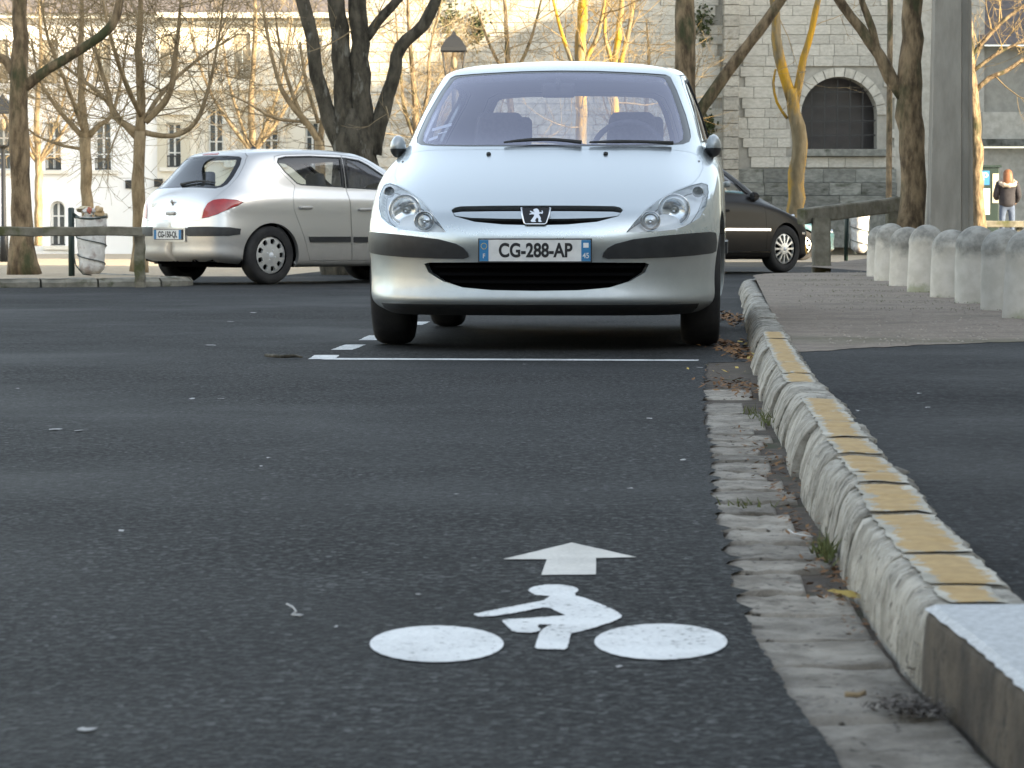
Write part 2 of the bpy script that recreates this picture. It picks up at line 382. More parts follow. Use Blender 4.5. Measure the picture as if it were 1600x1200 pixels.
# kerb core (mortar) carries the stones
core = MB()
for (x0, y0), (x1, y1) in zip(foot, foot[1:]):
    d = math.hypot(x1-x0, y1-y0)
    if d < 1e-6: continue
    nx, ny = (y1-y0)/d, -(x1-x0)/d
    core.add([(x0+nx*.06, y0+ny*.06, -.05), (x1+nx*.06, y1+ny*.06, -.05), (x1+nx*.06, y1+ny*.06, KERB_H-.04), (x0+nx*.06, y0+ny*.06, KERB_H-.04), (x1+nx*(KW+.01), y1+ny*(KW+.01), KERB_H-.04), (x0+nx*(KW+.01), y0+ny*(KW+.01), KERB_H-.04)], [(0, 1, 2, 3), (3, 2, 4, 5)])
bpy.data.objects.remove(kerb)
kerb = tag(core.build('kerb', M_BED), kind='structure')
arc = [0.0]
for (x0, y0), (x1, y1) in zip(foot, foot[1:]): arc.append(arc[-1]+math.hypot(x1-x0, y1-y0))
def on_foot(s):
    s = max(0, min(arc[-1], s)); i = int(np.searchsorted(arc, s)); i = max(1, min(i, len(arc)-1))
    t = (s-arc[i-1])/max(1e-9, arc[i]-arc[i-1]); (x0, y0), (x1, y1) = foot[i-1], foot[i]
    d = math.hypot(x1-x0, y1-y0) or 1
    return (x0+(x1-x0)*t, y0+(y1-y0)*t), ((y1-y0)/d, -(x1-x0)/d)
def s_of_y(y):
    for i, p in enumerate(foot):
        if p[1] >= y: return arc[i]
    return arc[-1]
def kerb_stone(s0, s1, mat_, rough=1.0, paint=None, hgt=KERB_H, wid=KW, seed=0, proud=0.0, rad=.022, pm=None):
    """one stone between arc lengths s0,s1: rounded front top edge, uneven face"""
    r = random.Random(seed); g = .0022; bt = (0.0 if wid > .2 else .006+.030*max(0, min(1, (s0-1.9)/3.0)))
    n = max(4, int((s1-s0)/.022)); prof = [(.0, -.04), (.001, .0), (.001+bt*.12, hgt*.2), (.002+bt*.3, hgt*.4), (.003+bt*.5, hgt*.6), (.004+bt*.8, hgt-rad), (.004+bt+rad*.3, hgt-rad*.32), (.004+bt+rad, hgt), (wid*.48, hgt+.001), (wid*.6, hgt+.001), (wid*.75, hgt), (wid-.010, hgt-.001), (wid, hgt-.010), (wid, hgt-.05)]
    V = []; ph = r.uniform(0, 20); m = len(prof); a1, a2 = r.uniform(-.006, .006)*rough, r.uniform(-.006, .006)*rough
    for i in range(n+1):
        s = s0+g+(s1-s0-2*g)*i/n; (x, y), (nx, ny) = on_foot(s)
        e = 1.0 if 0 < i < n else 0.0
        for j, (a, h) in enumerate(prof):
            du = rough*.0018*noise1(s*5, ph) + a1*(i/n)+a2
            dz = rough*.0025*noise1(s*8, ph+3) + a1*.5
            fq = mnoise.fractal(Vector((s*24, h*24+3, a*24+ph)), .8, 2.1, 4)*.0030*rough; du += fq; dz += mnoise.fractal(Vector((s*24, a*24, ph+7)), .8, 2.1, 4)*.0024*rough
            if j >= 12: du = rough*(.009*noise1(s*17, ph)+.006*noise1(s*51, ph+1))
            ins = 0 if e else .003*(1 if j in (5, 6, 7) else .4)
            q = a+du-proud+ins*(1 if j < 7 else 0); V.append((x+nx*q, y+ny*q, h+(dz if j > 5 else 0)-(.002 if not e and j > 5 else 0)))
    Fs = [(i*m+j, (i+1)*m+j, (i+1)*m+j+1, i*m+j+1) for i in range(n) for j in range(m-1)]
    Fs += [tuple(range(m)), tuple(n*m+j for j in range(m-1, -1, -1))]
    st = mobj('kerb_stone', V, Fs, mat_, kerb, smooth=[True]*(len(Fs)-2)+[False, False])
    if paint:
        w0, w1, e0, e1 = paint; PV = []
        cn = 9
        for i in range(n+1):
            t = i/n; s = s0+g+(s1-s0-2*g)*(e0+(e1-e0)*t); (x, y), (nx, ny) = on_foot(s)
            ti = (e0+(e1-e0)*t)*n; k0 = min(int(ti), n-1); fr = ti-k0
            for c in range(cn):
                q = w0+(w1-w0)*c/(cn-1)+(.005*noise1(s*31, ph) if c in (0, cn-1) else 0)
                def top(kk):
                    for jj in range(7, 11):
                        a0, a1 = prof[jj][0], prof[jj+1][0]
                        if q <= a1 or jj == 10: return V[kk*m+jj][2]+(V[kk*m+jj+1][2]-V[kk*m+jj][2])*min(1, max(0, (q-a0)/(a1-a0)))
                z = top(k0)*(1-fr)+top(k0+1)*fr
                PV.append((x+nx*q, y+ny*q, z+.0035))
        PF = [(i*cn+c, (i+1)*cn+c, (i+1)*cn+c+1, i*cn+c+1) for i in range(n) for c in range(cn-1)]
        po = mobj('yellow_paint', PV, PF, pm or M_YEL, st, smooth=True); at_e = po.data.attributes.new('edge', 'FLOAT', 'POINT')
        at_e.data.foreach_set('value', [min(1, 2.6*min(c/(cn-1), 1-c/(cn-1)), 5.0*min(i/n, 1-i/n)+.35) for i in range(n+1) for c in range(cn)])
    return st
# near dressed stone, then smaller weathered stones with worn yellow paint, then bare stones round the end
sN = s_of_y(3.12)
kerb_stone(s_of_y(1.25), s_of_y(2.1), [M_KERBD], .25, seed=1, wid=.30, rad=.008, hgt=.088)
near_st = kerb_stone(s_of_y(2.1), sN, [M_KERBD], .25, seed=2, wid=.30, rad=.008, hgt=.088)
cuts = [3.12, 3.36, 3.74, 4.25, 4.62, 4.92, 5.25, 5.62, 6.05, 6.5, 6.95, 7.3, 7.75, 8.3, 8.9, 9.6, 10.3, 11.0, 11.8]
for i, (a, b) in enumerate(zip(cuts, cuts[1:])):
    bare = a in (6.95, 7.3)
    pt = None if bare else ((.040+.010*(i > 3), .138, 0, 1) if i else (.040, .112, .15, .96))
    kerb_stone(s_of_y(a), s_of_y(b), M_KERB, .5 if i < 2 else 1.15, paint=pt, seed=10+i, hgt=[.090, .093, .097, .101, .105, .108][min(i, 5)]+(.002 if i > 5 else 0), proud=(0 if i < 3 else .006*noise1(i*2.2, 1)))
s = s_of_y(11.8); k = 0
while s < arc[-1]-.3:
    L = rnd.uniform(.5, 1.0); kerb_stone(s, min(s+L, arc[-1]-.02), M_KERB, 1.3, seed=50+k); s += L; k += 1
# granite slab top on the near kerb
for a, b in ((1.25, 2.1), (2.1, 3.12)):
    sa, sb = s_of_y(a), s_of_y(b); V = []
    for i in range(41):
        (x, y), (nx, ny) = on_foot(sa+.004+(sb-sa-.008)*i/40)
        V += [(x+nx*q, y+ny*q, .088+h) for q, h in ((.006+.003*noise1(i*1.9+a*7, 3), .002), (.016+.003*noise1(i*2.3+a*5, 1), .0075), (.29, .0075), (.295, .003))]
    mobj('kerb_slab_top', V, [(i*4+j, i*4+4+j, i*4+5+j, i*4+1+j) for i in range(40) for j in range(3)]+[(0, 1, 2, 3), (163, 162, 161, 160)], M_KERBTOP, kerb)
# gutter stones
for i, (a, b) in enumerate(zip(gc, gc[1:])):
    r = random.Random(300+i)
    if a in gaps or (7.5 < a < 8.3 and r.random() < .3): continue
    ym = (a+b)/2; dirx = foot_x(b)-foot_x(a); g = .006 if b < 4 else rnd.uniform(.012, .03)
    xl = foot_x(ym)-gut_w(ym)-.03+(r.uniform(-.0, .05) if a > 4 else 0); xr = foot_x(ym)-.004-(0 if a < 4 else r.uniform(.0, .06))
    FX = (0, .03, .08, .16, .26, .36, .46, .56, .66, .76, .86, .93, .97, 1); FY = (0, .03, .09, .2, .35, .5, .65, .8, .91, .97, 1); nx_, ny_ = len(FX), len(FY); V = []; ph = r.uniform(0, 30); sk = r.uniform(-.04, .04)
    for j in range(ny_):
        for q in range(nx_):
            fx, fy = FX[q], FY[j]; yy = a+g+(b-a-2*g)*fy
            ex = min(fx, 1-fx); ey = min(fy, 1-fy)
            z = -.005+.0035*mnoise.fractal(Vector((fx*5, (a+(b-a)*fy)*22, ph)), .9, 2.1, 4)+.0015*noise1(fx*5+fy*7, ph)+.002*noise1(fx*2, ph+2)
            xx = xl+(xr-xl)*fx+dirx*(fy-.5)-(.004 if a < 4 else .009)*(1-abs(2*fy-1)**3)*(fx < .01)
            yy += sk*(fx-.5)+.006*noise1(fx*3, ph+5)*(ey < .01)*(1 if a > 3.5 else .3)
            V.append((xx, yy, min(z, -.001) if ex > .01 and ey > .01 else -.016))
    Fs = [(j*nx_+q, j*nx_+q+1, (j+1)*nx_+q+1, (j+1)*nx_+q) for j in range(ny_-1) for q in range(nx_-1)]
    mobj('gutter_stone', V, Fs, M_GUT, gutter, smooth=True)

# ------------------------------------------------------------------ road markings
def zp(x, y): return gnd(560+x/2.6667, 820+y/2.6667)
def mark(name, pts, z, m, label=None, cat='road marking', parent=None):
    pl = [(zp(*p).x, zp(*p).y) for p in pts]; T = tri2d(pl)
    o = mobj(name, [(x, y, z) for x, y in pl], T, m, parent)
    if label: tag(o, label, cat)
    return o
def ell(cx, cy, rx, ry, n=56): return [(cx+rx*math.cos(2*math.pi*k/n), cy+ry*math.sin(2*math.pi*k/n)) for k in range(n)]
def rough_edge(pts, step, amp, seed):
    q = resample(pts, step); return [(x+amp*1.6*noise1(i*.9, seed), y+amp*noise1(i*1.3, seed+2)) for i, (x, y) in enumerate(q)]
bike = tag(empty('bicycle_marking', tuple(zp(790, 420))), 'white painted cyclist with two solid wheels on the asphalt', 'road marking')
bl = bike.location.copy()
def bpart(name, pts):
    pl = [(zp(*p).x-bl.x, zp(*p).y-bl.y) for p in pts]
    return mobj(name, [(x, y, .0018) for x, y in pl], tri2d(pl), M_WHITE, bike)
bpart('front_wheel', [(x, y+.9*noise1(i*1.1, 1)) for i, (x, y) in enumerate(ell(326, 501, 279, 76, 90))])
bpart('rear_wheel', [(x, y+.9*noise1(i*1.2, 4)) for i, (x, y) in enumerate(ell(1260, 492, 277, 75, 90))])
head = [(813+103*math.cos(a), 277+24*math.sin(a)) for a in [math.radians(30-d) for d in range(0, 262, 12)]]
rider = head+[(730, 296), (800, 301), (770, 320), (640, 345), (520, 368), (482, 376), (484, 382), (500, 387), (560, 385), (660, 370), (770, 348), (800, 352), (862, 382), (790, 388), (690, 395), (615, 398), (601, 403), (602, 410), (625, 432), (640, 446), (660, 452), (720, 454), (752, 448), (759, 440), (745, 425), (755, 420), (806, 420), (780, 432), (757, 450), (735, 513), (745, 522), (860, 524), (872, 514), (885, 458), (960, 440), (1060, 408), (1092, 393), (1098, 382), (1070, 362), (1010, 335), (940, 308), (905, 300)]
bpart('rider', rough_edge(rider, 7, 1.3, 3))
mark('arrow_marking', rough_edge([(890, 78), (1160, 139), (990, 142), (990, 211), (762, 213), (785, 148), (603, 147)], 20, .6, 7), .0018, M_CREAM, 'cream painted straight arrow on the asphalt above the cyclist')
bay = tag(empty('bay_marking', (0, 11.7, 0)), 'thin white painted end line and corner dash of the parking bay', 'road marking')
def quad(name, P, z, parent=None):
    pl = resample([(p.x, p.y) for p in P], .05)
    if parent is not None: pl = [(x-parent.location.x, y-parent.location.y) for x, y in pl]
    pl = [(x+.004*noise1(i*1.3, 2), y+.006*noise1(i*1.1, 1)) for i, (x, y) in enumerate(pl)]
    return mobj(name, [(x, y, z) for x, y in pl], tri2d(pl), M_LINE, parent)
quad('end_line', [gnd(530, 560), gnd(1092, 562.6), gnd(1090, 564.6), gnd(500, 562.4)], .002, bay)
quad('corner_dash', [gnd(481, 562), gnd(492, 555.6), gnd(530, 555.6), gnd(524, 562)], .0028, bay)
for i, P in enumerate([[(517, 547), (539, 539), (572, 539), (551, 547)], [(560, 532), (576, 524.5), (609, 524.5), (593, 532)], [(598, 520), (612, 513.5), (640, 513.5), (628, 520)], [(634, 508), (645, 503), (672, 503), (660, 508)]]):
    o = quad('bay_dash', [gnd(*p) for p in P], .002)
    tag(o, ['white parking bay dash next to the end line corner', 'white parking bay dash cut by the front tyre', 'white parking bay dash behind the front tyre', 'white parking bay dash seen under the car'][i], 'road marking', 'dashes along the parking bay')

# ------------------------------------------------------------------ cars: one smooth spline skin, every panel cut out of it
PLAN=[(0,0),(.3,.012),(.52,.062),(.675,.155),(.775,.30),(.835,.5),(.862,.85),(.868,1.5),(.872,2.2),(.87,2.9),(.862,3.4),(.825,3.8),(.75,4.02),(.63,4.115),(.36,4.175),(0,4.195)]
WF=[1,1,1,1,.85,.45,.1,0,0,0,0,0,0,0,0,0]
WR=[0]*10+[.1,.5,.85,1,1,1]
# v: (front inset,z),(side inset,z),(rear inset,z)
LOW=[((.10,.165),(.075,.185),(.09,.245)),
     ((.025,.205),(.03,.20),(.03,.285)),
     ((0.0,.238),(.012,.25),(.005,.33)),
     ((.022,.285),(.004,.34),(.012,.40)),
     ((.020,.40),(.0,.45),(.004,.47)),
     ((.0,.50),(.0,.55),(.0,.55)),
     ((.016,.575),(.002,.645),(.012,.63)),
     ((.055,.63),(.006,.73),(.03,.74))]
UP=[
[(0,.125,.665),(.3,.145,.665),(.5,.21,.67),(.635,.32,.69),(.735,.45,.72),(.80,.61,.755),(.85,.9,.80),(.862,1.5,.81),(.866,2.2,.81),(.863,2.9,.82),(.853,3.4,.825),(.81,3.8,.835),(.73,3.99,.84),(.61,4.08,.84),(.35,4.13,.84),(0,4.145,.84)],
[(0,.33,.755),(.3,.35,.755),(.5,.41,.757),(.625,.50,.768),(.715,.61,.79),(.78,.76,.825),(.83,1.0,.87),(.848,1.5,.89),(.853,2.2,.90),(.848,2.9,.91),(.835,3.4,.915),(.785,3.79,.92),(.705,3.96,.92),(.59,4.05,.925),(.34,4.10,.93),(0,4.115,.93)],
[(0,.66,.872),(.3,.675,.869),(.495,.72,.866),(.61,.79,.868),(.69,.87,.874),(.75,.98,.887),(.797,1.2,.92),(.818,1.6,.945),(.823,2.2,.955),(.818,2.9,.965),(.803,3.4,.975),(.757,3.74,.985),(.682,3.9,.99),(.57,3.99,1.0),(.33,4.045,1.01),(0,4.06,1.01)],
[(0,.98,.972),(.3,1.0,.970),(.49,1.05,.967),(.605,1.12,.964),(.68,1.21,.962),(.722,1.32,.966),(.752,1.5,.982),(.772,1.8,1.0),(.782,2.25,1.02),(.777,2.85,1.03),(.767,3.3,1.04),(.727,3.64,1.05),(.66,3.80,1.06),(.55,3.89,1.07),(.32,3.945,1.08),(0,3.96,1.08)],
[(0,1.22,1.095),(.295,1.235,1.093),(.48,1.28,1.088),(.59,1.34,1.085),(.652,1.42,1.085),(.685,1.53,1.09),(.708,1.68,1.105),(.727,1.92,1.12),(.737,2.3,1.135),(.734,2.8,1.14),(.722,3.22,1.145),(.687,3.53,1.15),(.63,3.69,1.16),(.53,3.78,1.17),(.31,3.83,1.18),(0,3.845,1.18)],
[(0,1.5,1.24),(.285,1.515,1.237),(.46,1.55,1.231),(.563,1.6,1.227),(.617,1.67,1.225),(.647,1.77,1.227),(.667,1.9,1.235),(.683,2.1,1.25),(.692,2.4,1.26),(.69,2.8,1.265),(.677,3.14,1.265),(.647,3.41,1.27),(.60,3.57,1.28),(.51,3.66,1.29),(.30,3.72,1.30),(0,3.735,1.30)],
[(0,1.8,1.385),(.275,1.815,1.38),(.44,1.85,1.37),(.533,1.9,1.36),(.578,1.96,1.353),(.60,2.03,1.353),(.613,2.12,1.36),(.625,2.26,1.37),(.632,2.45,1.38),(.63,2.78,1.383),(.619,3.05,1.38),(.593,3.29,1.377),(.556,3.46,1.38),(.48,3.57,1.39),(.29,3.64,1.40),(0,3.655,1.40)],
[(0,2.0,1.45),(.25,2.01,1.445),(.39,2.04,1.435),(.467,2.08,1.425),(.502,2.13,1.42),(.52,2.2,1.42),(.53,2.28,1.425),(.538,2.38,1.435),(.54,2.5,1.44),(.535,2.75,1.442),(.525,2.95,1.438),(.504,3.13,1.432),(.473,3.28,1.43),(.41,3.42,1.435),(.26,3.52,1.442),(0,3.54,1.445)],
[(0,2.25,1.488),(.2,2.26,1.484),(.28,2.28,1.48),(.32,2.3,1.477),(.335,2.33,1.476),(.34,2.36,1.476),(.345,2.4,1.477),(.35,2.45,1.479),(.35,2.52,1.48),(.345,2.72,1.48),(.34,2.85,1.478),(.33,2.95,1.475),(.31,3.05,1.474),(.27,3.15,1.475),(.18,3.23,1.477),(0,3.25,1.478)],
]
SP=[(0,2.4+.7*k/15,1.498-.02*abs(k/15-.3)) for k in range(16)]
def control():
    P=np.array(PLAN,float); ext=np.vstack([P[1]*[-1,1],P,P[-2]*[-1,1]])
    T=ext[2:]-ext[:-2]; N=np.stack([T[:,1],-T[:,0]],1); N/=np.linalg.norm(N,axis=1)[:,None]
    rows=[]
    for f,s,r in LOW:
        row=[]
        for k in range(16):
            wf,wr=WF[k],WR[k]; ws=1-wf-wr
            e=wf*f[0]+ws*s[0]+wr*r[0]; z=wf*f[1]+ws*s[1]+wr*r[1]
            row.append((P[k,0]-N[k,0]*e,P[k,1]-N[k,1]*e,z))
        rows.append(row)
    rows+=UP; rows.append(SP)
    C=np.array(rows,float)           # (V,U,3)
    dx={10:-.004,11:.006,12:.02,13:.022,14:.03,15:.085,16:.06}; dz={14:-.004,15:-.016,16:-.02,17:-.02}
    for v in range(8,18):
        C[v,1:-1,0]+=dx.get(v,0)*np.minimum(1,C[v,1:-1,0]/.4); C[v,:,2]+=dz.get(v,0)
    C[15,3:13,2]+=.012; C[14,3:13,2]+=.010
    for v,d,e in ((8,-.012,-.008),(9,-.03,-.018),(10,-.025,-.02)):
        C[v,4:7,2]+=d*np.array([.5,1,.7]); C[v,4:7,0]+=e*np.array([.6,1,.6])
    C[:,0,0]=0; C[:,-1,0]=0
    return C
def padded(C):
    m=np.array([-1,1,1.])
    C=np.concatenate([C[:,1:2]*m,C,C[:,-2:-1]*m],1)
    top=C[-2:-1]*m                     # mirror across spine
    bot=2*C[0:1]-C[1:2]
    return np.concatenate([bot,C,top],0)
def basis(t):
    return np.stack([(1-t)**3/6,(3*t**3-6*t*t+4)/6,(-3*t**3+3*t*t+3*t+1)/6,t**3/6],-1)
class Loft:
    def __init__(s,C=None):
        s.C=control() if C is None else C; s.V,s.U=s.C.shape[:2]; s.Q=padded(s.C)
    def ev(s,u,v):
        u=np.asarray(u,float);v=np.asarray(v,float)
        iu=np.clip(np.floor(u).astype(int),0,s.U-2);iv=np.clip(np.floor(v).astype(int),0,s.V-2)
        bu=basis(u-iu);bv=basis(v-iv)
        out=np.zeros(u.shape+(3,))
        for a in range(4):
            for b in range(4):
                out+=(bv[...,a]*bu[...,b])[...,None]*s.Q[iv+a,iu+b]
        return out
    def normal(s,u,v):
        e=1e-3
        du=s.ev(np.clip(u+e,0,s.U-1),v)-s.ev(np.clip(u-e,0,s.U-1),v); dv=s.ev(u,np.clip(v+e,0,s.V-1))-s.ev(u,np.clip(v-e,0,s.V-1))
        n=np.cross(du,dv); l=np.linalg.norm(n,axis=-1,keepdims=True); return n/np.maximum(l,1e-12)
def offset2d(poly, d):
    """grow (d>0) or shrink an outline"""
    n = len(poly); A = sum(poly[i][0]*poly[(i+1) % n][1]-poly[(i+1) % n][0]*poly[i][1] for i in range(n)); sg = 1 if A > 0 else -1; out = []
    for i in range(n):
        a, b, c = Vector(poly[i-1]), Vector(poly[i]), Vector(poly[(i+1) % n])
        e1, e2 = (b-a), (c-b)
        if e1.length < 1e-9 or e2.length < 1e-9: out.append(tuple(b)); continue
        e1.normalize(); e2.normalize(); n1 = Vector((e1.y, -e1.x))*sg; n2 = Vector((e2.y, -e2.x))*sg; m = n1+n2
        m = m/max(.35, m.dot(n1)) if m.length > 1e-6 else n1
        out.append(tuple(b+m*d))
    return out
class Skin:
    def __init__(s, C, nu=210, nv=210):
        s.L = Loft(C); s.U, s.V = s.L.U-1, s.L.V-1
        u, v = np.meshgrid(np.linspace(0, s.U, nu), np.linspace(0, s.V, nv)); p = s.L.ev(u, v).reshape(-1, 3)
        I = np.arange(nu*nv).reshape(nv, nu); a, b, c, d = I[:-1, :-1].ravel(), I[:-1, 1:].ravel(), I[1:, 1:].ravel(), I[1:, :-1].ravel()
        T = np.concatenate([np.stack([a, b, c], 1), np.stack([a, c, d], 1)])
        s.p, s.uv, s.T = p, np.stack([u.ravel(), v.ravel()], 1), T
        s.bvh = BVHTree.FromPolygons([tuple(q) for q in p], [tuple(int(k) for k in t) for t in T])
        gu, gv = np.meshgrid(np.linspace(0, s.U, 101), np.linspace(0, s.V, 86)); s.grid = np.stack([gu.ravel(), gv.ravel()], 1)
    def cast(s, view, a, b):
        a = float(a); b = float(b); sx = 1
        if view in 'FRT': a = max(a, 2e-4)
        o, d = {'F': ((a, -5, b), (0, 1, 0)), 'R': ((a, 9, b), (0, -1, 0)), 'S': ((5, a, b), (-1, 0, 0)), 'T': ((a, b, 5), (0, 0, -1))}[view]
        loc, nor, idx, dist = s.bvh.ray_cast(Vector(o), Vector(d))
        if loc is None: return None
        t = s.T[idx]; P = s.p[t]; e0, e1, e2 = P[1]-P[0], P[2]-P[0], np.array(loc)-P[0]
        d00, d01, d11, d20, d21 = e0@e0, e0@e1, e1@e1, e2@e0, e2@e1; den = d00*d11-d01*d01
        v_ = (d11*d20-d01*d21)/den; w_ = (d00*d21-d01*d20)/den
        q = s.uv[t[0]]*(1-v_-w_)+s.uv[t[1]]*v_+s.uv[t[2]]*w_
        if view in 'FR' and a < 1e-3: q[0] = 0 if view == 'F' else s.U
        return q
    def outline(s, view, poly, step=.02, grow=0.0):
        poly = [(max(x, 0), z) for x, z in poly]
        if grow:
            cen = [x <= 1e-9 for x, z in poly]; g = offset2d(poly, grow)
            poly = [(0.0 if c else (max(x, 0.0) if view in 'FR' else x), z) for (x, z), c in zip(g, cen)]
        out = [s.cast(view, *q) for q in resample(poly, step)]
        return np.array([q for q in out if q is not None])
    def pt(s, view, a, b, off=0.0):
        q = s.cast(view, abs(a), b) if view != 'S' else s.cast(view, a, b)
        u, v = np.array([q[0]]), np.array([q[1]]); p = s.L.ev(u, v)[0]; n = s.L.normal(u, v)[0]
        p = p+n*off
        if view != 'S' and a < 0: p[0] *= -1; n[0] *= -1
        return Vector(p), Vector(n)
    def panel(s, name, outer, mats, parent, holes=(), off=0.0, thick=.02, mirror='weld', rim=True, bulge=None):
        """cut a panel out of the skin: outer/holes are uv outlines"""
        pts = [tuple(q) for q in outer]; E = [(i, (i+1) % len(pts)) for i in range(len(pts))]
        for h in holes:
            n0 = len(pts); pts += [tuple(q) for q in h]; E += [(n0+i, n0+(i+1) % len(h)) for i in range(len(h))]
        G = s.grid[inside(outer, s.grid)]
        for h in holes:
            if len(G): G = G[~inside(h, G)]
        pts += [tuple(q) for q in G]
        V, _, T, _, _, _ = delaunay_2d_cdt([Vector((float(a), float(b))) for a, b in pts], E, [], 0, 1e-6)
        V = np.array([tuple(v) for v in V]); T = np.array([tuple(t) for t in T]); Cn = V[T].mean(1)
        ok = inside(outer, Cn) & (Cn[:, 1] > 0) & (Cn[:, 1] < s.V)
        for h in holes: ok &= ~inside(h, Cn)
        T = T[ok]; V = np.clip(V, [0, 0], [s.U, s.V])
        used = np.unique(T); mp = -np.ones(len(V), int); mp[used] = np.arange(len(used)); T = mp[T]; V = V[used]
        n = s.L.normal(V[:, 0], V[:, 1]); p = s.L.ev(V[:, 0], V[:, 1])
        bad = np.linalg.norm(n, axis=1) < .5; n[bad] = (0, 0, 1)
        p = p+n*off
        p[(V[:, 0] < 1e-6) | (V[:, 0] > s.U-1e-6), 0] = 0
        fn = np.cross(p[T[:, 1]]-p[T[:, 0]], p[T[:, 2]]-p[T[:, 0]]); fl = (fn*n[T[:, 0]]).sum(1) < 0; T[fl] = T[fl][:, ::-1]
        ar = np.linalg.norm(fn, axis=1) > 1e-12; T = T[ar]
        faces = [tuple(int(k) for k in t) for t in T]; sm = [True]*len(faces); verts = [tuple(q) for q in p]
        if rim:
            cnt = {}
            for a, b, c in faces:
                for e in ((a, b), (b, c), (c, a)): cnt[e] = cnt.get(e, 0)+1
            for (a, b) in list(cnt):
                if (b, a) in cnt: continue
                if abs(p[a][0]) < 1e-5 and abs(p[b][0]) < 1e-5: continue
                k = len(verts); verts += [tuple(p[b]), tuple(p[a]), tuple(p[a]-n[a]*thick), tuple(p[b]-n[b]*thick)]
                faces.append((k, k+1, k+2, k+3)); sm.append(False)
        if mirror == 'weld':
            k = len(verts); verts2 = [(-x, y, z) for x, y, z in verts]; idx = [i if abs(verts[i][0]) < 1e-5 else i+k for i in range(k)]
            return mobj(name, verts+verts2, faces+[tuple(idx[i] for i in f[::-1]) for f in faces], mats, parent, smooth=sm+sm)
        o = mobj(name, verts, faces, mats, parent, smooth=sm)
        if mirror == 'both':
            o2 = mobj(name, [(-x, y, z) for x, y, z in verts], [f[::-1] for f in faces], mats, parent, smooth=sm); return o, o2
        return o

def carpaint(name, c, rough=.34, metal=.75, dirt=(.16, .15, .13), coat=.8):
    m, t, b = newmat(name); co = coords(t)
    fl = noise(t, co, 900, 2, .5); col = mix(t, ramp(t, fl, .35, .65), [k*.93 for k in c], [min(1, k*1.04) for k in c])
    sp = N(t, 'ShaderNodeSeparateXYZ'); tc = N(t, 'ShaderNodeTexCoord'); t.links.new(tc.outputs['Object'], sp.inputs[0])
    dn = noise(t, co, 7, 6, .65); ma = N(t, 'ShaderNodeMath', operation='MULTIPLY_ADD'); t.links.new(dn, ma.inputs[0]); ma.inputs[1].default_value = -.25; t.links.new(sp.outputs[2], ma.inputs[2])
    low = N(t, 'ShaderNodeMapRange'); t.links.new(ma.outputs[0], low.inputs[0]); low.inputs[1].default_value = .05; low.inputs[2].default_value = .42; low.inputs[3].default_value = .35; low.inputs[4].default_value = .0
    col = mix(t, low.outputs[0], col, dirt)                       # road film thrown up along the sills
    t.links.new(col, b.inputs['Base Color']); b.inputs['Metallic'].default_value = metal
    rr = N(t, 'ShaderNodeMath', operation='MULTIPLY_ADD'); t.links.new(low.outputs[0], rr.inputs[0]); rr.inputs[1].default_value = .9; rr.inputs[2].default_value = rough; t.links.new(rr.outputs[0], b.inputs['Roughness'])
    b.inputs['Coat Weight'].default_value = coat; b.inputs['Coat Roughness'].default_value = .06
    if not metal: b.inputs['Specular IOR Level'].default_value = .12
    return m
M_SILVER = carpaint('silver_paint', (.60, .645, .655), .27, .94)
M_SILVER2 = carpaint('silver_paint_warm_lit', (.68, .665, .64), .32, .85)  # same silver, with the warm light on the second car put into its colour
M_BLACKP = carpaint('black_paint', (.006, .0055, .006), .35, .0, (.010, .009, .008), .06)
M_TEAL = carpaint('teal_paint', (.03, .09, .11), .3, .3)
M_PLASTIC = mat('black_plastic', (.020, .021, .022), (.03, .031, .032), 30, .55, bumps=.1, bscale=300, bdist=.002)
M_STRIP = mat('bumper_rubber', (.024, .025, .026), (.034, .035, .036), 20, .45, spec=.35)
M_DARK = mat('deep_black', (.004, .004, .0045), rough=1.0, spec=.05)
M_TYRE = mat('tyre_rubber', (.013, .013, .014), (.028, .027, .026), 9, .85, bumps=.4, bscale=60, bdist=.006)
M_RIM = mat('hubcap_silver', (.55, .55, .53), (.66, .66, .64), 8, .38, metal=.55)
M_CHROME = mat('chrome', (.80, .81, .82), rough=.12, metal=1)
M_LAMPREF = mat('lamp_reflector', (.72, .74, .76), rough=.16, metal=1)
M_LAMPBODY = mat('lamp_housing', (.74, .76, .78), rough=.35, metal=.0)
M_RED = mat('tail_lamp_red', (.32, .012, .016), (.42, .02, .02), 12, .12, coat=.6)
M_SEAT = mat('seat_cloth', (.06, .062, .075), (.085, .087, .10), 40, .9)
M_TRIM = mat('cabin_trim', (.16, .16, .165), (.2, .2, .205), 20, .8)
M_LINER = mat('headlining', (.42, .42, .41), rough=.95)
M_FRIT = mat('black_ceramic_band', (.012, .013, .016), rough=.12, spec=.6)
M_GLASS = glassmat('car_glass', (.84, .88, .88), (.98, .98, 1.0), .07)
M_SCREEN = glassmat('windscreen_glass', (.88, .89, .93), (.86, .85, 1.0), .27)
M_LENS = glassmat('lamp_lens', (.93, .95, .96), (1, 1, 1), .05)
M_PAPER = mat('white_paper', (.78, .80, .80), rough=.8)
M_PLATE = mat('plate_white', (.66, .66, .64), (.74, .74, .72), 30, .4)
M_PBLUE = mat('plate_blue', (.03, .19, .40), rough=.4)
M_PTEXT = mat('plate_black', (.012, .012, .013), rough=.5)
M_BADGE = mat('badge_black', (.006, .006, .007), rough=.25)

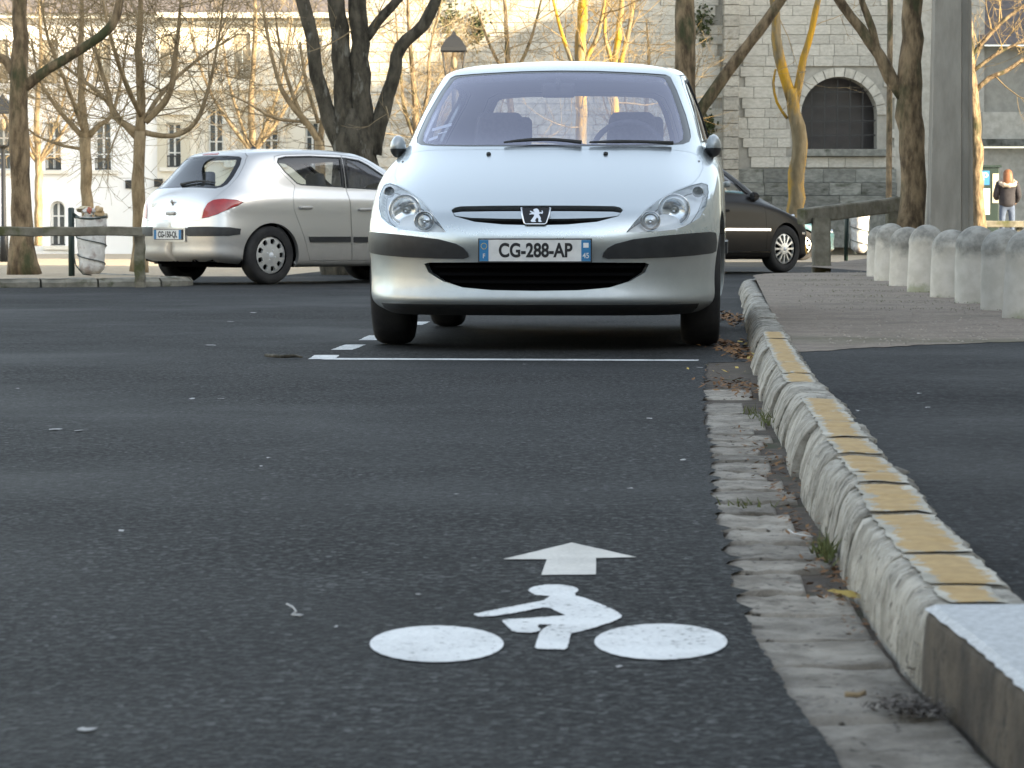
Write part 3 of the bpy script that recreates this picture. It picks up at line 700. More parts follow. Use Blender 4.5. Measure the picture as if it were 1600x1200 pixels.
def text_mesh(s, size, name, m, parent, loc, rot, depth=.0008, sx=1.0, bold=0.0):
    cu = bpy.data.curves.new(name, 'FONT'); cu.body = s; cu.size = size; cu.align_x = 'CENTER'; cu.align_y = 'CENTER'; cu.extrude = depth; cu.offset = bold
    o = bpy.data.objects.new(name, cu); COL.objects.link(o)
    me = bpy.data.meshes.new_from_object(o.evaluated_get(bpy.context.evaluated_depsgraph_get())); bpy.data.objects.remove(o); bpy.data.curves.remove(cu)
    me.name = name
    me.materials.clear(); me.materials.append(m)
    o = bpy.data.objects.new(name, me); o.location = loc; o.rotation_euler = rot; o.scale = (sx, 1, 1)
    return link(o, parent)
LION = [(-.9, -2.2), (.1, -2.2), (.15, -1.9), (-.15, -1.75), (.35, -.85), (.75, -1.0), (.9, -1.6), (.8, -1.9), (1.0, -2.2), (1.75, -2.2), (1.75, -1.9), (1.45, -1.7), (1.5, -1.0), (1.2, -.35), (.9, .1), (1.25, .45), (1.85, .3), (2.05, .7), (1.95, 1.2), (1.6, 1.45), (1.75, 1.1), (1.65, .75), (1.3, .85), (1.05, .75), (.95, 1.3), (.65, 1.75), (.2, 2.0), (-.35, 1.85), (-.75, 1.6), (-.5, 1.35), (-.75, 1.15), (-.35, 1.0), (-.3, .75), (-1.0, 1.05), (-1.5, 1.3), (-1.6, .95), (-1.0, .6), (-1.4, .45), (-1.75, .3), (-1.6, .05), (-1.0, .2), (-.35, .1), (-.5, -.55), (-1.0, -1.35), (-1.3, -1.75), (-1.2, -2.0)]
def plate(parent, name, body, loc, rot, w=.52, h=.11, side='45', clear=True):
    p = empty(name, loc); p.parent = parent; p.rotation_euler = rot
    b = MB(); b.box((0, 0, 0), (w, .012, h)); b.build('plate_frame', M_PLASTIC, p)
    b = MB(); b.box((0, -.0075, 0), (w-.012, .004, h-.012)); b.build('plate_face', M_PLATE, p)
    for sx, t in ((-1, 'F'), (1, side)):
        b = MB(); b.box((sx*(w/2-.006-.021), -.0100, 0), (.042, .0018, h-.014)); q = b.build('country_band', M_PBLUE, p)
        if clear: text_mesh(t, .030 if len(t) == 1 else .034, 'band_letters', M_PLATE, p, (sx*(w/2-.027), -.0116, -.026 if sx < 0 else -.024), (R(90), 0, 0), .0006, .9, .0004)
    if clear:
        b = MB()
        for k in range(12):
            a = k/12*2*math.pi; b.box((-(w/2-.027)+.013*math.cos(a), -.0113, .02+.013*math.sin(a)), (.0035, .001, .0035))
        b.build('star_ring', mat('plate_yellow', (.75, .55, .05), rough=.5) if 'plate_yellow' not in bpy.data.materials else bpy.data.materials['plate_yellow'], p)
        b = MB(); b.box((w/2-.027, -.0113, .024), (.024, .001, .022)); b.build('region_mark', M_PAPER, p)
    text_mesh(body, .088, 'plate_letters', M_PTEXT, p, (0.002, -.0100, -.002), (R(90), 0, 0), .0010, .80, .0027)
    return p

def wheel(name, parent, x, y, style, steer=0.0):
    w = empty(name, (x, y, .312), steer); w.parent = parent; sg = 1 if x > 0 else -1
    r, hw = .312, .0975
    prof = [(.205, -hw+.012), (.25, -hw+.003), (.285, -hw+.006), (.300, -hw+.018), (.309, -hw+.04), (r, -.03), (r, .03), (.309, hw-.04), (.300, hw-.018), (.285, hw-.006), (.25, hw-.003), (.205, hw-.012), (.198, hw-.03)]
    t = MB(); t.lathe(prof, 44, 'X'); tr = t.build('tyre', M_TYRE, w)
    tr.parent = w
    b = MB(); b.lathe([(.198, -.06), (.198, .085)], 32, 'X'); b.lathe([(.0, .03*1), (.198, .03)], 32, 'X')
    q = b.build('wheel_well_disc', M_DARK, w); q.scale = (sg, 1, 1)
    # hubcap: dished disc with openings
    n = 9 if style == 'cap' else 12; outer = [(.2*math.cos(2*math.pi*k/60), .2*math.sin(2*math.pi*k/60)) for k in range(60)]; holes = []
    for k in range(n):
        a = 2*math.pi*(k+.5)/n; hw_ = (.030, .020) if style == 'cap' else (.031, .010); r0, r1 = (.118, .172) if style == 'cap' else (.075, .178)
        P = [(r0, -hw_[1]), (r0+.012, -hw_[1]*1.25), (r1-.012, -hw_[0]), (r1, -hw_[0]*.6), (r1+.004, 0), (r1, hw_[0]*.6), (r1-.012, hw_[0]), (r0+.012, hw_[1]*1.25), (r0, hw_[1])]
        holes.append([(p*math.cos(a)-q_*math.sin(a), p*math.sin(a)+q_*math.cos(a)) for p, q_ in P])
    pts = list(outer); E = [(i, (i+1) % 60) for i in range(60)]
    for h in holes: n0 = len(pts); pts += h; E += [(n0+i, n0+(i+1) % len(h)) for i in range(len(h))]
    for rr in (.0, .03, .06, .09, .11, .185):
        m = 1 if rr == 0 else 24
        pts += [(rr*math.cos(2*math.pi*k/m), rr*math.sin(2*math.pi*k/m)) for k in range(m)]
    V, _, T, _, _, _ = delaunay_2d_cdt([Vector(p) for p in pts], E, [], 0, 1e-6); V = np.array([tuple(v) for v in V]); T = [tuple(q) for q in T]
    Cn = np.array([V[list(q)].mean(0) for q in T]); ok = inside(outer, Cn)
    for h in holes: ok &= ~inside(h, Cn)
    rr = np.hypot(V[:, 0], V[:, 1]); xx = .083-.03*np.clip((rr-.16)/.04, 0, 1)**2*.3+.012*np.cos(np.clip(rr/.16, 0, 1)*math.pi)*.5
    faces = [q for q, k in zip(T, ok) if k]; verts = [(xx[i], V[i, 0], V[i, 1]) for i in range(len(V))]; cnt = set()
    for q in faces:
        for e in ((q[0], q[1]), (q[1], q[2]), (q[2], q[0])): cnt.add(e)
    sm = [True]*len(faces)
    for a, b_ in list(cnt):
        if (b_, a) in cnt: continue
        k = len(verts); verts += [verts[b_], verts[a], (verts[a][0]-.025, verts[a][1]*.99, verts[a][2]*.99), (verts[b_][0]-.025, verts[b_][1]*.99, verts[b_][2]*.99)]; faces.append((k, k+1, k+2, k+3)); sm.append(False)
    c = mobj('hubcap', verts, faces, M_RIM, w, smooth=sm); c.scale = (sg, 1, 1)
    b = MB(); b.lathe([(0, .094), (.026, .093), (.032, .086)], 18, 'X')
    for k in range(4 if style == 'cap' else 5):
        a = 2*math.pi*k/(4 if style == 'cap' else 5)+.4; b.lathe([(0, .089), (.008, .089), (.009, .08)], 8, 'X', (0, .055*math.cos(a), .055*math.sin(a)))
    q = b.build('hub_bolts', M_LAMPBODY, w); q.scale = (sg, 1, 1)
    return w

def rounded_box(d, r, seg=3):
    bm = bmesh.new(); bmesh.ops.create_cube(bm, size=1); bmesh.ops.scale(bm, vec=d, verts=bm.verts)
    bmesh.ops.bevel(bm, geom=bm.edges[:], offset=r, segments=seg, affect='EDGES', profile=.6); return bm
def seat(parent, x, y, rake=R(14)):
    s = empty('seat', (x, y, .28)); s.parent = parent
    bmobj('seat_cushion', rounded_box((.50, .50, .16), .05), M_SEAT, s, True, (0, -.2, .10))
    bm = rounded_box((.49, .13, .60), .055)
    for v in bm.verts: v.co.x *= 1-.22*max(0, v.co.z/.3)
    b = bmobj('seat_back', bm, M_SEAT, s, True, (0, .09, .42)); b.rotation_euler = (-rake, 0, 0)
    bm = rounded_box((.29, .10, .24), .045)
    for v in bm.verts: v.co.x *= 1-.2*max(0, v.co.z/.12)
    b = bmobj('headrest', bm, M_SEAT, s, True, (0, .19, .80)); b.rotation_euler = (-rake*.6, 0, 0)
    return s

HEAD = [(.418, .548), (.447, .585), (.49, .635), (.555, .69), (.635, .738), (.705, .768), (.752, .781), (.779, .772), (.784, .735), (.772, .668), (.742, .615), (.695, .583), (.632, .561), (.52, .549)]
GRILLE = [(0, .668), (.20, .6675), (.355, .665), (.383, .659), (.396, .646), (.375, .618), (.28, .593), (.15, .581), (0, .577)]
INTAKE = [(0, .409), (.25, .409), (.50, .407), (.517, .400), (.498, .362), (.43, .322), (.335, .293), (.2, .281), (0, .278)]
STRIP = [(.305, .434), (.312, .455), (.33, .476), (.365, .494), (.445, .514), (.56, .527), (.69, .539), (.785, .547), (.812, .543), (.816, .50), (.812, .458), (.795, .449), (.715, .440), (.6, .432), (.46, .427), (.33, .426)]
WIND = [(0, .966), (.2, .9665), (.4, .968), (.58, .974), (.655, .983), (.685, .998), (.693, 1.025), (.688, 1.06), (.665, 1.145), (.615, 1.28), (.578, 1.358), (.555, 1.371), (.46, 1.377), (.2, 1.388), (0, 1.391)]
WGLASS = [(0, .979), (.2, .979), (.4, .980), (.57, .985), (.632, .994), (.654, 1.012), (.656, 1.05), (.633, 1.145), (.588, 1.275), (.553, 1.345), (.535, 1.357), (.45, 1.366), (.2, 1.377), (0, 1.38)]
HOOD = [(0, .672), (.355, .6695), (.388, .663), (.402, .650), (.41, .6435), (.488, .641), (.553, .696), (.633, .744), (.708, .777), (.738, .815), (.755, .86), (.752, .895), (.73, .925), (.70, .940), (.64, .948), (.58, .951), (.4, .951), (0, .950)]
RWIN = [(0, 1.03), (.30, 1.026), (.53, 1.015), (.585, 1.03), (.60, 1.06), (.588, 1.14), (.55, 1.27), (.51, 1.34), (.47, 1.36), (.30, 1.372), (0, 1.378)]
RGLASS = [(0, 1.048), (.30, 1.045), (.50, 1.036), (.54, 1.05), (.548, 1.08), (.535, 1.15), (.50, 1.27), (.47, 1.325), (.44, 1.34), (.30, 1.352), (0, 1.358)]
TAILG = [(0, .675), (.47, .68), (.485, .72), (.50, .80), (.535, .875), (.60, .905), (.625, .95), (.635, 1.03), (.62, 1.15), (.58, 1.28), (.535, 1.365), (.47, 1.398), (.3, 1.408), (0, 1.413)]
TAILL = [(.495, .70), (.508, .79), (.545, .862), (.60, .895), (.68, .905), (.755, .895), (.785, .87), (.775, .835), (.735, .79), (.67, .742), (.58, .712)]
RSTRIP = [(.30, .525), (.30, .59), (.33, .61), (.6, .612), (.76, .606), (.80, .59), (.80, .53), (.76, .515), (.6, .512), (.33, .512)]
FWIN = [(1.50, 1.004), (1.62, 1.075), (1.80, 1.19), (1.98, 1.295), (2.10, 1.345), (2.30, 1.367), (2.335, 1.20), (2.355, 1.035), (1.9, 1.018)]
BWIN = [(2.425, 1.04), (2.405, 1.20), (2.375, 1.37), (2.8, 1.378), (3.12, 1.366), (3.22, 1.345), (3.25, 1.30), (3.19, 1.20), (3.06, 1.075), (3.0, 1.058)]
FDOOR = [(1.30, .26), (1.9, .25), (2.37, .25), (2.385, .6), (2.39, 1.0), (2.345, 1.392), (2.1, 1.375), (1.95, 1.315), (1.75, 1.19), (1.48, 1.015), (1.36, .945), (1.315, .8), (1.29, .5)]
BDOOR = [(2.378, .25), (2.95, .25), (2.99, .35), (3.04, .50), (3.11, .66), (3.17, .80), (3.16, .93), (3.09, 1.05), (3.22, 1.18), (3.29, 1.29), (3.26, 1.362), (3.14, 1.388), (2.8, 1.398), (2.353, 1.396), (2.398, 1.0), (2.393, .6)]
PILLAR = [(2.343, 1.03), (2.322, 1.2), (2.288, 1.37), (2.389, 1.373), (2.418, 1.2), (2.438, 1.035)]

def make_car(name, C, paint, style='cap', detailed=True, plate_f=None, plate_r=None, steer=0.0):
    S = Skin(C); root = empty(name); U, V = S.U, S.V
    rect = [(u, 0) for u in np.linspace(0, U, 121)]+[(U, v) for v in np.linspace(0, V, 81)[1:]]+[(u, V) for u in np.linspace(U, 0, 61)[1:]]+[(0, v) for v in np.linspace(V, 0, 81)[1:-1]]
    rect = np.array(rect); o = S.outline; G = .0022
    def arch(yc, r=.352):
        q = [S.cast('S', yc-r*math.cos(a), .30+r*math.sin(a)) for a in np.linspace(-.4, math.pi+.4, 70)]
        q = [k for k in q if k is not None and k[1] > .02]; return np.array([(q[0][0], -.2)]+[tuple(k) for k in q]+[(q[-1][0], -.2)])
    A1, A2 = arch(.85), arch(3.46)
    # bumpers, traced over the skin from several sides
    seam = [S.cast('F', *q) for q in resample([(0, .671), (.355, .6685), (.387, .662), (.401, .648), (.41, .6425), (.487, .6395)], .02, False)]
    under = [S.cast('F', *q) for q in resample(offset2d(HEAD, .003)[::-1], .02, False)]
    hd = resample(offset2d(HEAD, .003), .02); i0 = min(range(len(hd)), key=lambda i: (hd[i][0]-.488)**2+(hd[i][1]-.639)**2)
    i1 = min(range(len(hd)), key=lambda i: (hd[i][0]-.760)**2+(hd[i][1]-.640)**2)
    path = []; i = i0
    while i != i1: path.append(hd[i]); i = (i-1) % len(hd)
    side = [S.cast('S', *q) for q in resample([(.40, .618), (.52, .613), (.62, .61)], .03, False)]
    bump_f = np.array(seam+[S.cast('F', *q) for q in path]+side+[np.array((side[-1][0], -.2)), np.array((-0.0, -.2))])
    rs = [S.cast('R', *q) for q in resample([(0, .671), (.47, .676), (.49, .695), (.58, .706), (.68, .738), (.745, .785)], .02, False)]
    rside = [S.cast('S', *q) for q in resample([(3.93, .76), (3.85, .70), (3.75, .65), (3.66, .62)], .03, False)]
    bump_r = np.array(rs+rside+[np.array((rside[-1][0], -.2)), np.array((U, -.2))])
    head = o('F', HEAD, .015); wind = o('F', WIND); hood = o('F', HOOD, .018); tail = o('R', TAILG); tl = o('R', TAILL, .015)
    fd, bd, fw, bw, pil = o('S', FDOOR), o('S', BDOOR), o('S', FWIN), o('S', BWIN), o('S', PILLAR)
    gr, it, st, rst = o('F', GRILLE, .012), o('F', INTAKE, .015), o('F', STRIP, .015), o('R', RSTRIP, .015)
    big = lambda v, P, g=G: o(v, P, .018, g)
    S.panel('body', rect, paint, root, holes=[A1, A2, bump_f, bump_r, big('F', HEAD), wind, big('F', HOOD, .0012), tail, big('R', TAILL), big('S', FDOOR), big('S', BDOOR)], thick=.05)
    S.panel('hood', hood, paint, root, thick=.03)
    S.panel('front_bumper', bump_f, paint, root, holes=[A1, gr, it], thick=.04, off=.0015)
    S.panel('rear_bumper', bump_r, paint, root, holes=[A2], thick=.04, off=.0015)
    S.panel('tailgate', o('R', TAILG, .02, -G), paint, root, holes=[o('R', RWIN)], thick=.03)
    dr = S.panel('door', o('S', FDOOR, .02, -G), paint, root, holes=[fw, A1, pil], thick=.03, mirror='both')
    dr2 = S.panel('door', o('S', BDOOR, .02, -G), paint, root, holes=[bw, A2, pil], thick=.03, mirror='both')
    S.panel('pillar_trim', pil, M_FRIT, root, thick=.02, mirror='both', off=-.002)
    for nm, P, h in (('door_window', fw, FWIN), ('door_window', bw, BWIN)):
        S.panel(nm, P, M_GLASS, root, off=-.006, rim=False, mirror='both')
        S.panel('window_seal', o('S', h, .02, .002), M_PLASTIC, root, holes=[o('S', h, .02, -.012)], off=.001, thick=.012, mirror='both')
    S.panel('windscreen_band', wind, M_FRIT, root, holes=[o('F', WGLASS)], off=-.003, thick=.01)
    S.panel('windscreen', o('F', WGLASS), M_SCREEN, root, off=-.0035, rim=False)
    rwin, rgl = o('R', RWIN), o('R', RGLASS)
    S.panel('rear_window_band', rwin, M_FRIT, root, holes=[rgl], off=-.002, thick=.01)
    S.panel('rear_window', rgl, M_GLASS, root, off=-.003, rim=False)
    lin = np.array([(u, 10.9) for u in np.linspace(0, U, 91)]+[(U, v) for v in np.linspace(10.9, V, 30)[1:]]+[(u, V) for u in np.linspace(U, 0, 41)[1:]]+[(0, v) for v in np.linspace(V, 10.9, 30)[1:-1]])
    S.panel('headlining', lin, M_LINER, root, holes=[o('F', WIND, .03, .004), o('R', RWIN, .03, .004), o('S', FWIN, .03, .004), o('S', BWIN, .03, .004)], off=-.045, rim=False)
    chin = np.array([(u, .02) for u in np.linspace(0, 4.3, 30)]+[(u, 1.35) for u in np.linspace(3.9, 0, 28)])
    S.panel('front_chin', chin, M_PLASTIC, root, off=.003, thick=.01)
    # headlights
    for sx in (1, -1):
        h = empty('headlight', tuple(S.pt('F', sx*.62, .65)[0])); h.parent = root; hl = h.location.copy()
        def sub(nm, m, off, rim, P=HEAD, thick=.05, sh=0.0):
            q = S.panel(nm, o('F', P, .015, sh), m, h, off=off, rim=rim, mirror=None, thick=thick)
            if sx < 0:
                me = q.data; me.vertices.foreach_set('co', (np.array([v.co for v in me.vertices])*[-1, 1, 1]).ravel()); me.flip_normals()
            q.location = -hl; return q
        sub('lamp_housing', M_LAMPBODY, -.05, False); sub('lens', M_LENS, -.001, True, thick=.0, sh=-.001)
        q = sub('lamp_surround', M_STRIP, -.008, True, thick=.07, sh=.004)
        # the surround keeps only its rim
        bm = bmesh.new(); bm.from_mesh(q.data); bmesh.ops.delete(bm, geom=[f for f in bm.faces if len(f.verts) == 3], context='FACES'); bm.to_mesh(q.data); bm.free()
        for (rx, rz, rr, dp) in ((.628, .650, .071, .03), (.522, .598, .044, .018), (.735, .738, .026, .018)):
            p, n_ = S.pt('F', rx, rz); c = (sx*p.x-hl.x, p.y-hl.y+dp-.004, p.z-hl.z)
            b = MB(); b.lathe([(rr*1.06, .0), (rr, -.004), (rr*.97, .004), (rr*.8, .018), (rr*.55, .028), (rr*.2, .034), (0, .035)], 26, 'Y', c)
            b.build('reflector', M_LAMPREF, h)
            b = MB(); b.lathe([(0, .0), (rr*.14, .008), (rr*.16, .03), (rr*.16, .034)], 10, 'Y', c); b.build('bulb', M_CHROME, h)
    # grille, bar, badge
    g = empty('grille', (0, .05, .62)); g.parent = root
    def inroot(q, par):
        q.parent = par; q.location = -par.location; return q
    inroot(S.panel('grille_back', o('F', GRILLE, .02, .01), M_DARK, root, off=-.02, rim=False), g)
    bar = [(0, .6435), (.2, .643), (.35, .641), (.386, .636), (.372, .622), (.30, .613), (.15, .609), (0, .608)]
    inroot(S.panel('grille_bar', o('F', bar, .012), paint, root, off=-.001, thick=.018), g)
    it_ = empty('air_intake', (0, .05, .34)); it_.parent = root
    inroot(S.panel('intake_back', o('F', INTAKE, .02, .008), M_DARK, root, off=-.07, rim=False), it_)
    for z, w in ((.385, .49), (.352, .46), (.32, .40)):
        inroot(S.panel('intake_slat', o('F', [(0, z+.007), (w, z+.006), (w, z-.005), (0, z-.006)], .02), M_DARK, root, off=-.03, thick=.03), it_)
    for q in S.panel('bumper_strip', st, M_STRIP, root, off=.012, thick=.02, mirror='both'): pass
    S.panel('bumper_strip', rst, M_STRIP, root, off=.012, thick=.02, mirror='both')
    for q in S.panel('tail_light', o('R', TAILL, .015, -.001), M_RED, root, off=.004, thick=.04, mirror='both'): pass
    for P in ([(1.32, .44), (1.32, .50), (2.36, .505), (2.36, .445)], [(2.405, .447), (2.405, .507), (2.98, .507), (2.96, .447)]):
        S.panel('door_strip', o('S', P), M_STRIP if style == 'cap' else M_CHROME, root, off=.012, thick=.02, mirror='both')
    # badge shield with its standing lion
    if detailed:
        sh = [(-.064, .036), (.064, .036), (.061, .0), (.05, -.042), (.044, -.048), (-.044, -.048), (-.05, -.042), (-.061, .0)]
        bd_ = empty('badge', (0, .052, .620)); bd_.parent = root; bd_.rotation_euler = (R(-28), 0, 0)
        b = MB(); b.prism(sh, -.014, .06, 'Y'); b.build('shield', M_BADGE, bd_)
        ring = MB(); ring.tube([(x, -.015, z) for x, z in [(-.066, .036), (-.062, .0), (-.051, -.043), (-.044, -.050), (.044, -.050), (.051, -.043), (.062, .0), (.066, .036)]], .0042, 6); ring.build('shield_edge', M_CHROME, bd_)
        b = MB(); b.prism([(x*.0165, z*.0168-.004) for x, z in LION], -.0195, -.012, 'Y'); b.build('lion_emblem', M_CHROME, bd_)
        for sx in (-1, 1):
            p, n_ = S.pt('F', sx*.285, .925, .004); b = MB(); b.lathe([(.012, -.004), (.011, .004), (.006, .008), (0, .009)], 10, 'Z', tuple(p)); b.build('washer_nozzle', M_PLASTIC, root)
    # wipers
    for (x0, x1, zz) in ((.16, -.22, .985), (.60, .2, .985)):
        pts = []
        for k in range(7):
            t = k/6; p, n_ = S.pt('F', x0+(x1-x0)*t, .972+.016*math.sin(t*3.1)*(1 if x0 < .3 else .3), .016); pts.append(p)
        b = MB(); b.tube(pts, [.011, .010, .009, .009, .010, .008, .005], 6); b.build('wiper', M_PLASTIC, root)
    p, n_ = S.pt('R', 0.05, 1.07, .015); b = MB(); pts = [S.pt('R', .02-.1*k, 1.05+.035*math.sin(k*.55), .016)[0] for k in range(6)]; b.tube(pts, [.02, .014, .012, .011, .01, .006], 6); b.build('rear_wiper', M_PLASTIC, root)
    # high brake light
    S.panel('brake_light', o('R', [(0, 1.402), (.13, 1.400), (.13, 1.386), (0, 1.388)], .02), M_RED, root, off=.004, thick=.02)
    # mirrors folded against the doors
    for sx in (-1, 1):
        mr = empty('mirror', (sx*.805, 1.50, .985)); mr.parent = root
        bm = bmesh.new(); bmesh.ops.create_uvsphere(bm, u_segments=20, v_segments=14, radius=1)
        for v in bm.verts:
            x, y, z = v.co; k = 1.0 if y < 0 else .75
            v.co = (x*.040*(1-.1*z), y*.11*k, z*.058+.0)
            if v.co.y > .05: v.co.y = .05
        low = [f for f in bm.faces if f.calc_center_median().z < -.018]
        for f in bm.faces: f.smooth = True; f.material_index = 1 if f.calc_center_median().z < -.018 or f.calc_center_median().y > .045 else 0
        me = bpy.data.meshes.new('mirror_cap'); bm.to_mesh(me); bm.free(); me.materials.append(paint if style == 'cap' else M_PLASTIC); me.materials.append(M_PLASTIC)
        link(bpy.data.objects.new('mirror_cap', me), mr)
        b = MB(); b.box((-sx*.06, 0.0, -.035), (.09, .07, .04)); b.build('mirror_foot', M_PLASTIC, mr)
    # handles
    for sx in (-1, 1):
        for yy, zz in ((2.20, .80), (3.02, .815)):
            p, n_ = S.pt('S', yy, zz, .016); b = MB()
            bm = rounded_box((.03, .17, .032), .012); q = bmobj('door_handle', bm, paint, root, True, (sx*p.x, p.y, p.z))
    # lower black chin and floor
    b = MB(); b.box((0, 2.1, .205), (1.36, 3.4, .05)); b.box((0, .42, .205), (.95, .46, .05)); b.box((0, 3.95, .27), (1.2, .22, .05)); b.build('underbody', M_DARK, root)
    b = MB(); b.lathe([(.03, 0), (.03, .3)], 10, 'Y', (-.35, 3.82, .24)); b.build('exhaust_pipe', M_DARK, root)
    for sx in (-1, 1):
        for yy in (.85, 3.46):
            b = MB(); b.lathe([(.365, 0), (.365, .22), (.0, .22)], 28, 'X', (0, yy, .30), a0=-.25, a1=math.pi+.25)
            q = b.build('wheel_arch', M_DARK, root); q.scale = (-1, 1, 1) if sx > 0 else (1, 1, 1); q.location.x = sx*.79
    wheels = [wheel('wheel', root, sx*.745, yy, style, steer if yy < 1 else 0) for sx in (-1, 1) for yy in (.85, 3.46)]
    # cabin
    b = MB(); b.box((0, 2.2, .27), (1.40, 2.3, .04)); b.box((.73, 2.2, .6), (.02, 2.2, .6)); b.box((-.73, 2.2, .6), (.02, 2.2, .6)); b.box((0, 3.62, .62), (1.2, .04, .66)); b.build('cabin_floor', M_TRIM, root)
    dash = [(1.15, .60), (1.15, .93), (1.3, .955), (1.55, .955), (1.68, .93), (1.74, .86), (1.70, .60)]
    b = MB(); b.prism(dash, -.60, .60, 'X'); b.build('dashboard', M_SEAT, root)
    if detailed or True:
        for sx in (-1, 1): seat(root, sx*.36, 2.28)
        rs_ = empty('rear_bench', (0, 3.05, .3)); rs_.parent = root
        bmobj('bench_cushion', rounded_box((1.25, .48, .2), .06), M_SEAT, rs_, True, (0, -.05, .15))
        q = bmobj('bench_back', rounded_box((1.25, .16, .55), .06), M_SEAT, rs_, True, (0, .25, .48)); q.rotation_euler = (R(-16), 0, 0)
        for x in (-.38, .38): bmobj('headrest', rounded_box((.26, .09, .17), .04), M_SEAT, rs_, True, (x, .36, .83))
        sw = MB(); ring = [(.36+.185*math.cos(a), 1.80+.185*math.sin(a)*.42, .955+.185*math.sin(a)*.9) for a in np.linspace(0, 2*math.pi, 30)]
        sw.tube(ring, .016, 8, cap=False); sw.tube([(.2, 1.80, .955), (.36, 1.79, .95), (.52, 1.80, .955)], .022, 6); sw.tube([(.36, 1.79, .95), (.36, 1.70, .90)], .03, 8); sw.build('steering_wheel', M_SEAT, root)
        p, n_ = S.pt('F', .0, 1.345, -.055); q = bmobj('rear_view_mirror', rounded_box((.17, .03, .075), .015), M_PLASTIC, root, True, tuple(p+Vector((.0, .02, -.012))))
        b = MB(); b.tube([p+Vector((0, -.0, .045)), p+Vector((0, .01, -.01))], .012, 6); b.build('mirror_stalk', M_PLASTIC, root)
    if plate_f: plate(root, 'number_plate', plate_f, (0, .0, .463), (0, 0, 0))
    if plate_r:
        pr = S.pt('R', .0, .53)[0]; plate(root, 'number_plate', plate_r, (0, pr.y+.004, .53), (0, 0, R(180)), clear=False)
        b = MB(); b.box((0, pr.y-.002, .53), (.60, .012, .16)); b.build('plate_recess', M_STRIP, root)
        p, n_ = S.pt('R', .0, .845, .006)
        b = MB(); b.prism([(x*.018, z*.018) for x, z in LION], -.004, .004, 'Y'); q = b.build('rear_emblem', M_CHROME, root); q.location = tuple(p); q.rotation_euler = (R(8), 0, R(180))
        p, n_ = S.pt('R', .0, .745, .006); bmobj('tailgate_handle', rounded_box((.13, .03, .035), .012), paint, root, True, tuple(p))
    return root, S
C307 = control()
CAR_YAW = R(4.4)
car, SK = make_car('silver_hatchback', C307, M_SILVER, plate_f='CG-288-AP', steer=R(1.0))
car.location = (.105, 12.42, 0); car.rotation_euler = (0, 0, -CAR_YAW)
tag(car, 'silver hatchback facing out of the bay with lion badge and plate CG-288-AP', 'car', 'parked cars')
# papers behind the windscreen and stickers on it
def slip(name, x, z, w, h, m, off=-.010):
    p, n_ = SK.pt('F', x, z, off); a = MB(); t = Vector((1, 0, 0)); t = (t-n_*t.dot(n_)).normalized(); up = n_.cross(t); up = up if up.z > 0 else -up
    a.add([p+t*(sx*w/2)+up*(sy*h/2) for sx, sy in ((-1, -1), (1, -1), (1, 1), (-1, 1))], [(0, 1, 2, 3)]); return a.build(name, m, car)
M_STICK = mat('pale_sticker', (.50, .55, .60), rough=.5)
slip('sticker', -.565, 1.085, .105, .035, M_STICK); slip('sticker', -.555, 1.055, .05, .014, M_STICK); slip('sticker', -.60, 1.025, .05, .035, M_STICK)
slip('dashboard_paper', .575, 1.005, .085, .04, M_PAPER, -.03); slip('dashboard_paper', .24, 1.018, .022, .012, M_PAPER, -.03)

def swap_paint(root, a, b):
    for o in [root]+list(root.children_recursive):
        if o.type == 'MESH' and any(m is a for m in o.data.materials):
            o.data = o.data.copy()
            for i, m in enumerate(o.data.materials):
                if m is a: o.data.materials[i] = b
# second hatchback of the same model, seen from behind
skip = {'number_plate', 'sticker', 'dashboard_paper'}
car2 = car.copy(); COL.objects.link(car2)
for ch in car.children:
    if ch.name.split('.')[0] not in skip: copy_tree(ch, car2)
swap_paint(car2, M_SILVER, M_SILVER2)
th = R(133); car2.location = (-.59, 31.85, 0); car2.rotation_euler = (0, 0, th)
tag(car2, 'light silver hatchback seen from behind with red tail lights and round-holed hubcaps', 'car', 'parked cars')
pr = SK.pt('R', .0, .53)[0]; plate(car2, 'number_plate', 'CG-150-QL', (0, pr.y+.010, .53), (0, 0, R(180)), w=.5, clear=False)
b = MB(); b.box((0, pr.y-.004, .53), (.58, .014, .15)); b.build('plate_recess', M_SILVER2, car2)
p, n_ = SK.pt('R', .0, .86, .006); b = MB(); b.prism([(x*.02, z*.02) for x, z in LION], -.004, .004, 'Y'); q = b.build('rear_emblem', M_CHROME, car2); q.location = tuple(p); q.rotation_euler = (R(8), 0, R(180))
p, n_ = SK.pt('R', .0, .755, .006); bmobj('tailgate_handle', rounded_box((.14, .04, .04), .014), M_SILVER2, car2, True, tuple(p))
b = MB(); p, n_ = SK.pt('T', .0005, 3.05); b.lathe([(.03, 0), (.024, .018), (.01, .03)], 10, 'Z', tuple(p)); b.tube([p+Vector((0, 0, .02)), p+Vector((0, .09, .12)), p+Vector((0, .2, .25))], [.006, .004, .002], 6); b.build('antenna', M_PLASTIC, car2)
text_mesh('307', .07, 'model_letters', M_CHROME, car2, tuple(SK.pt('R', .36, .84, .004)[0]), (R(90), 0, R(180)), .002)
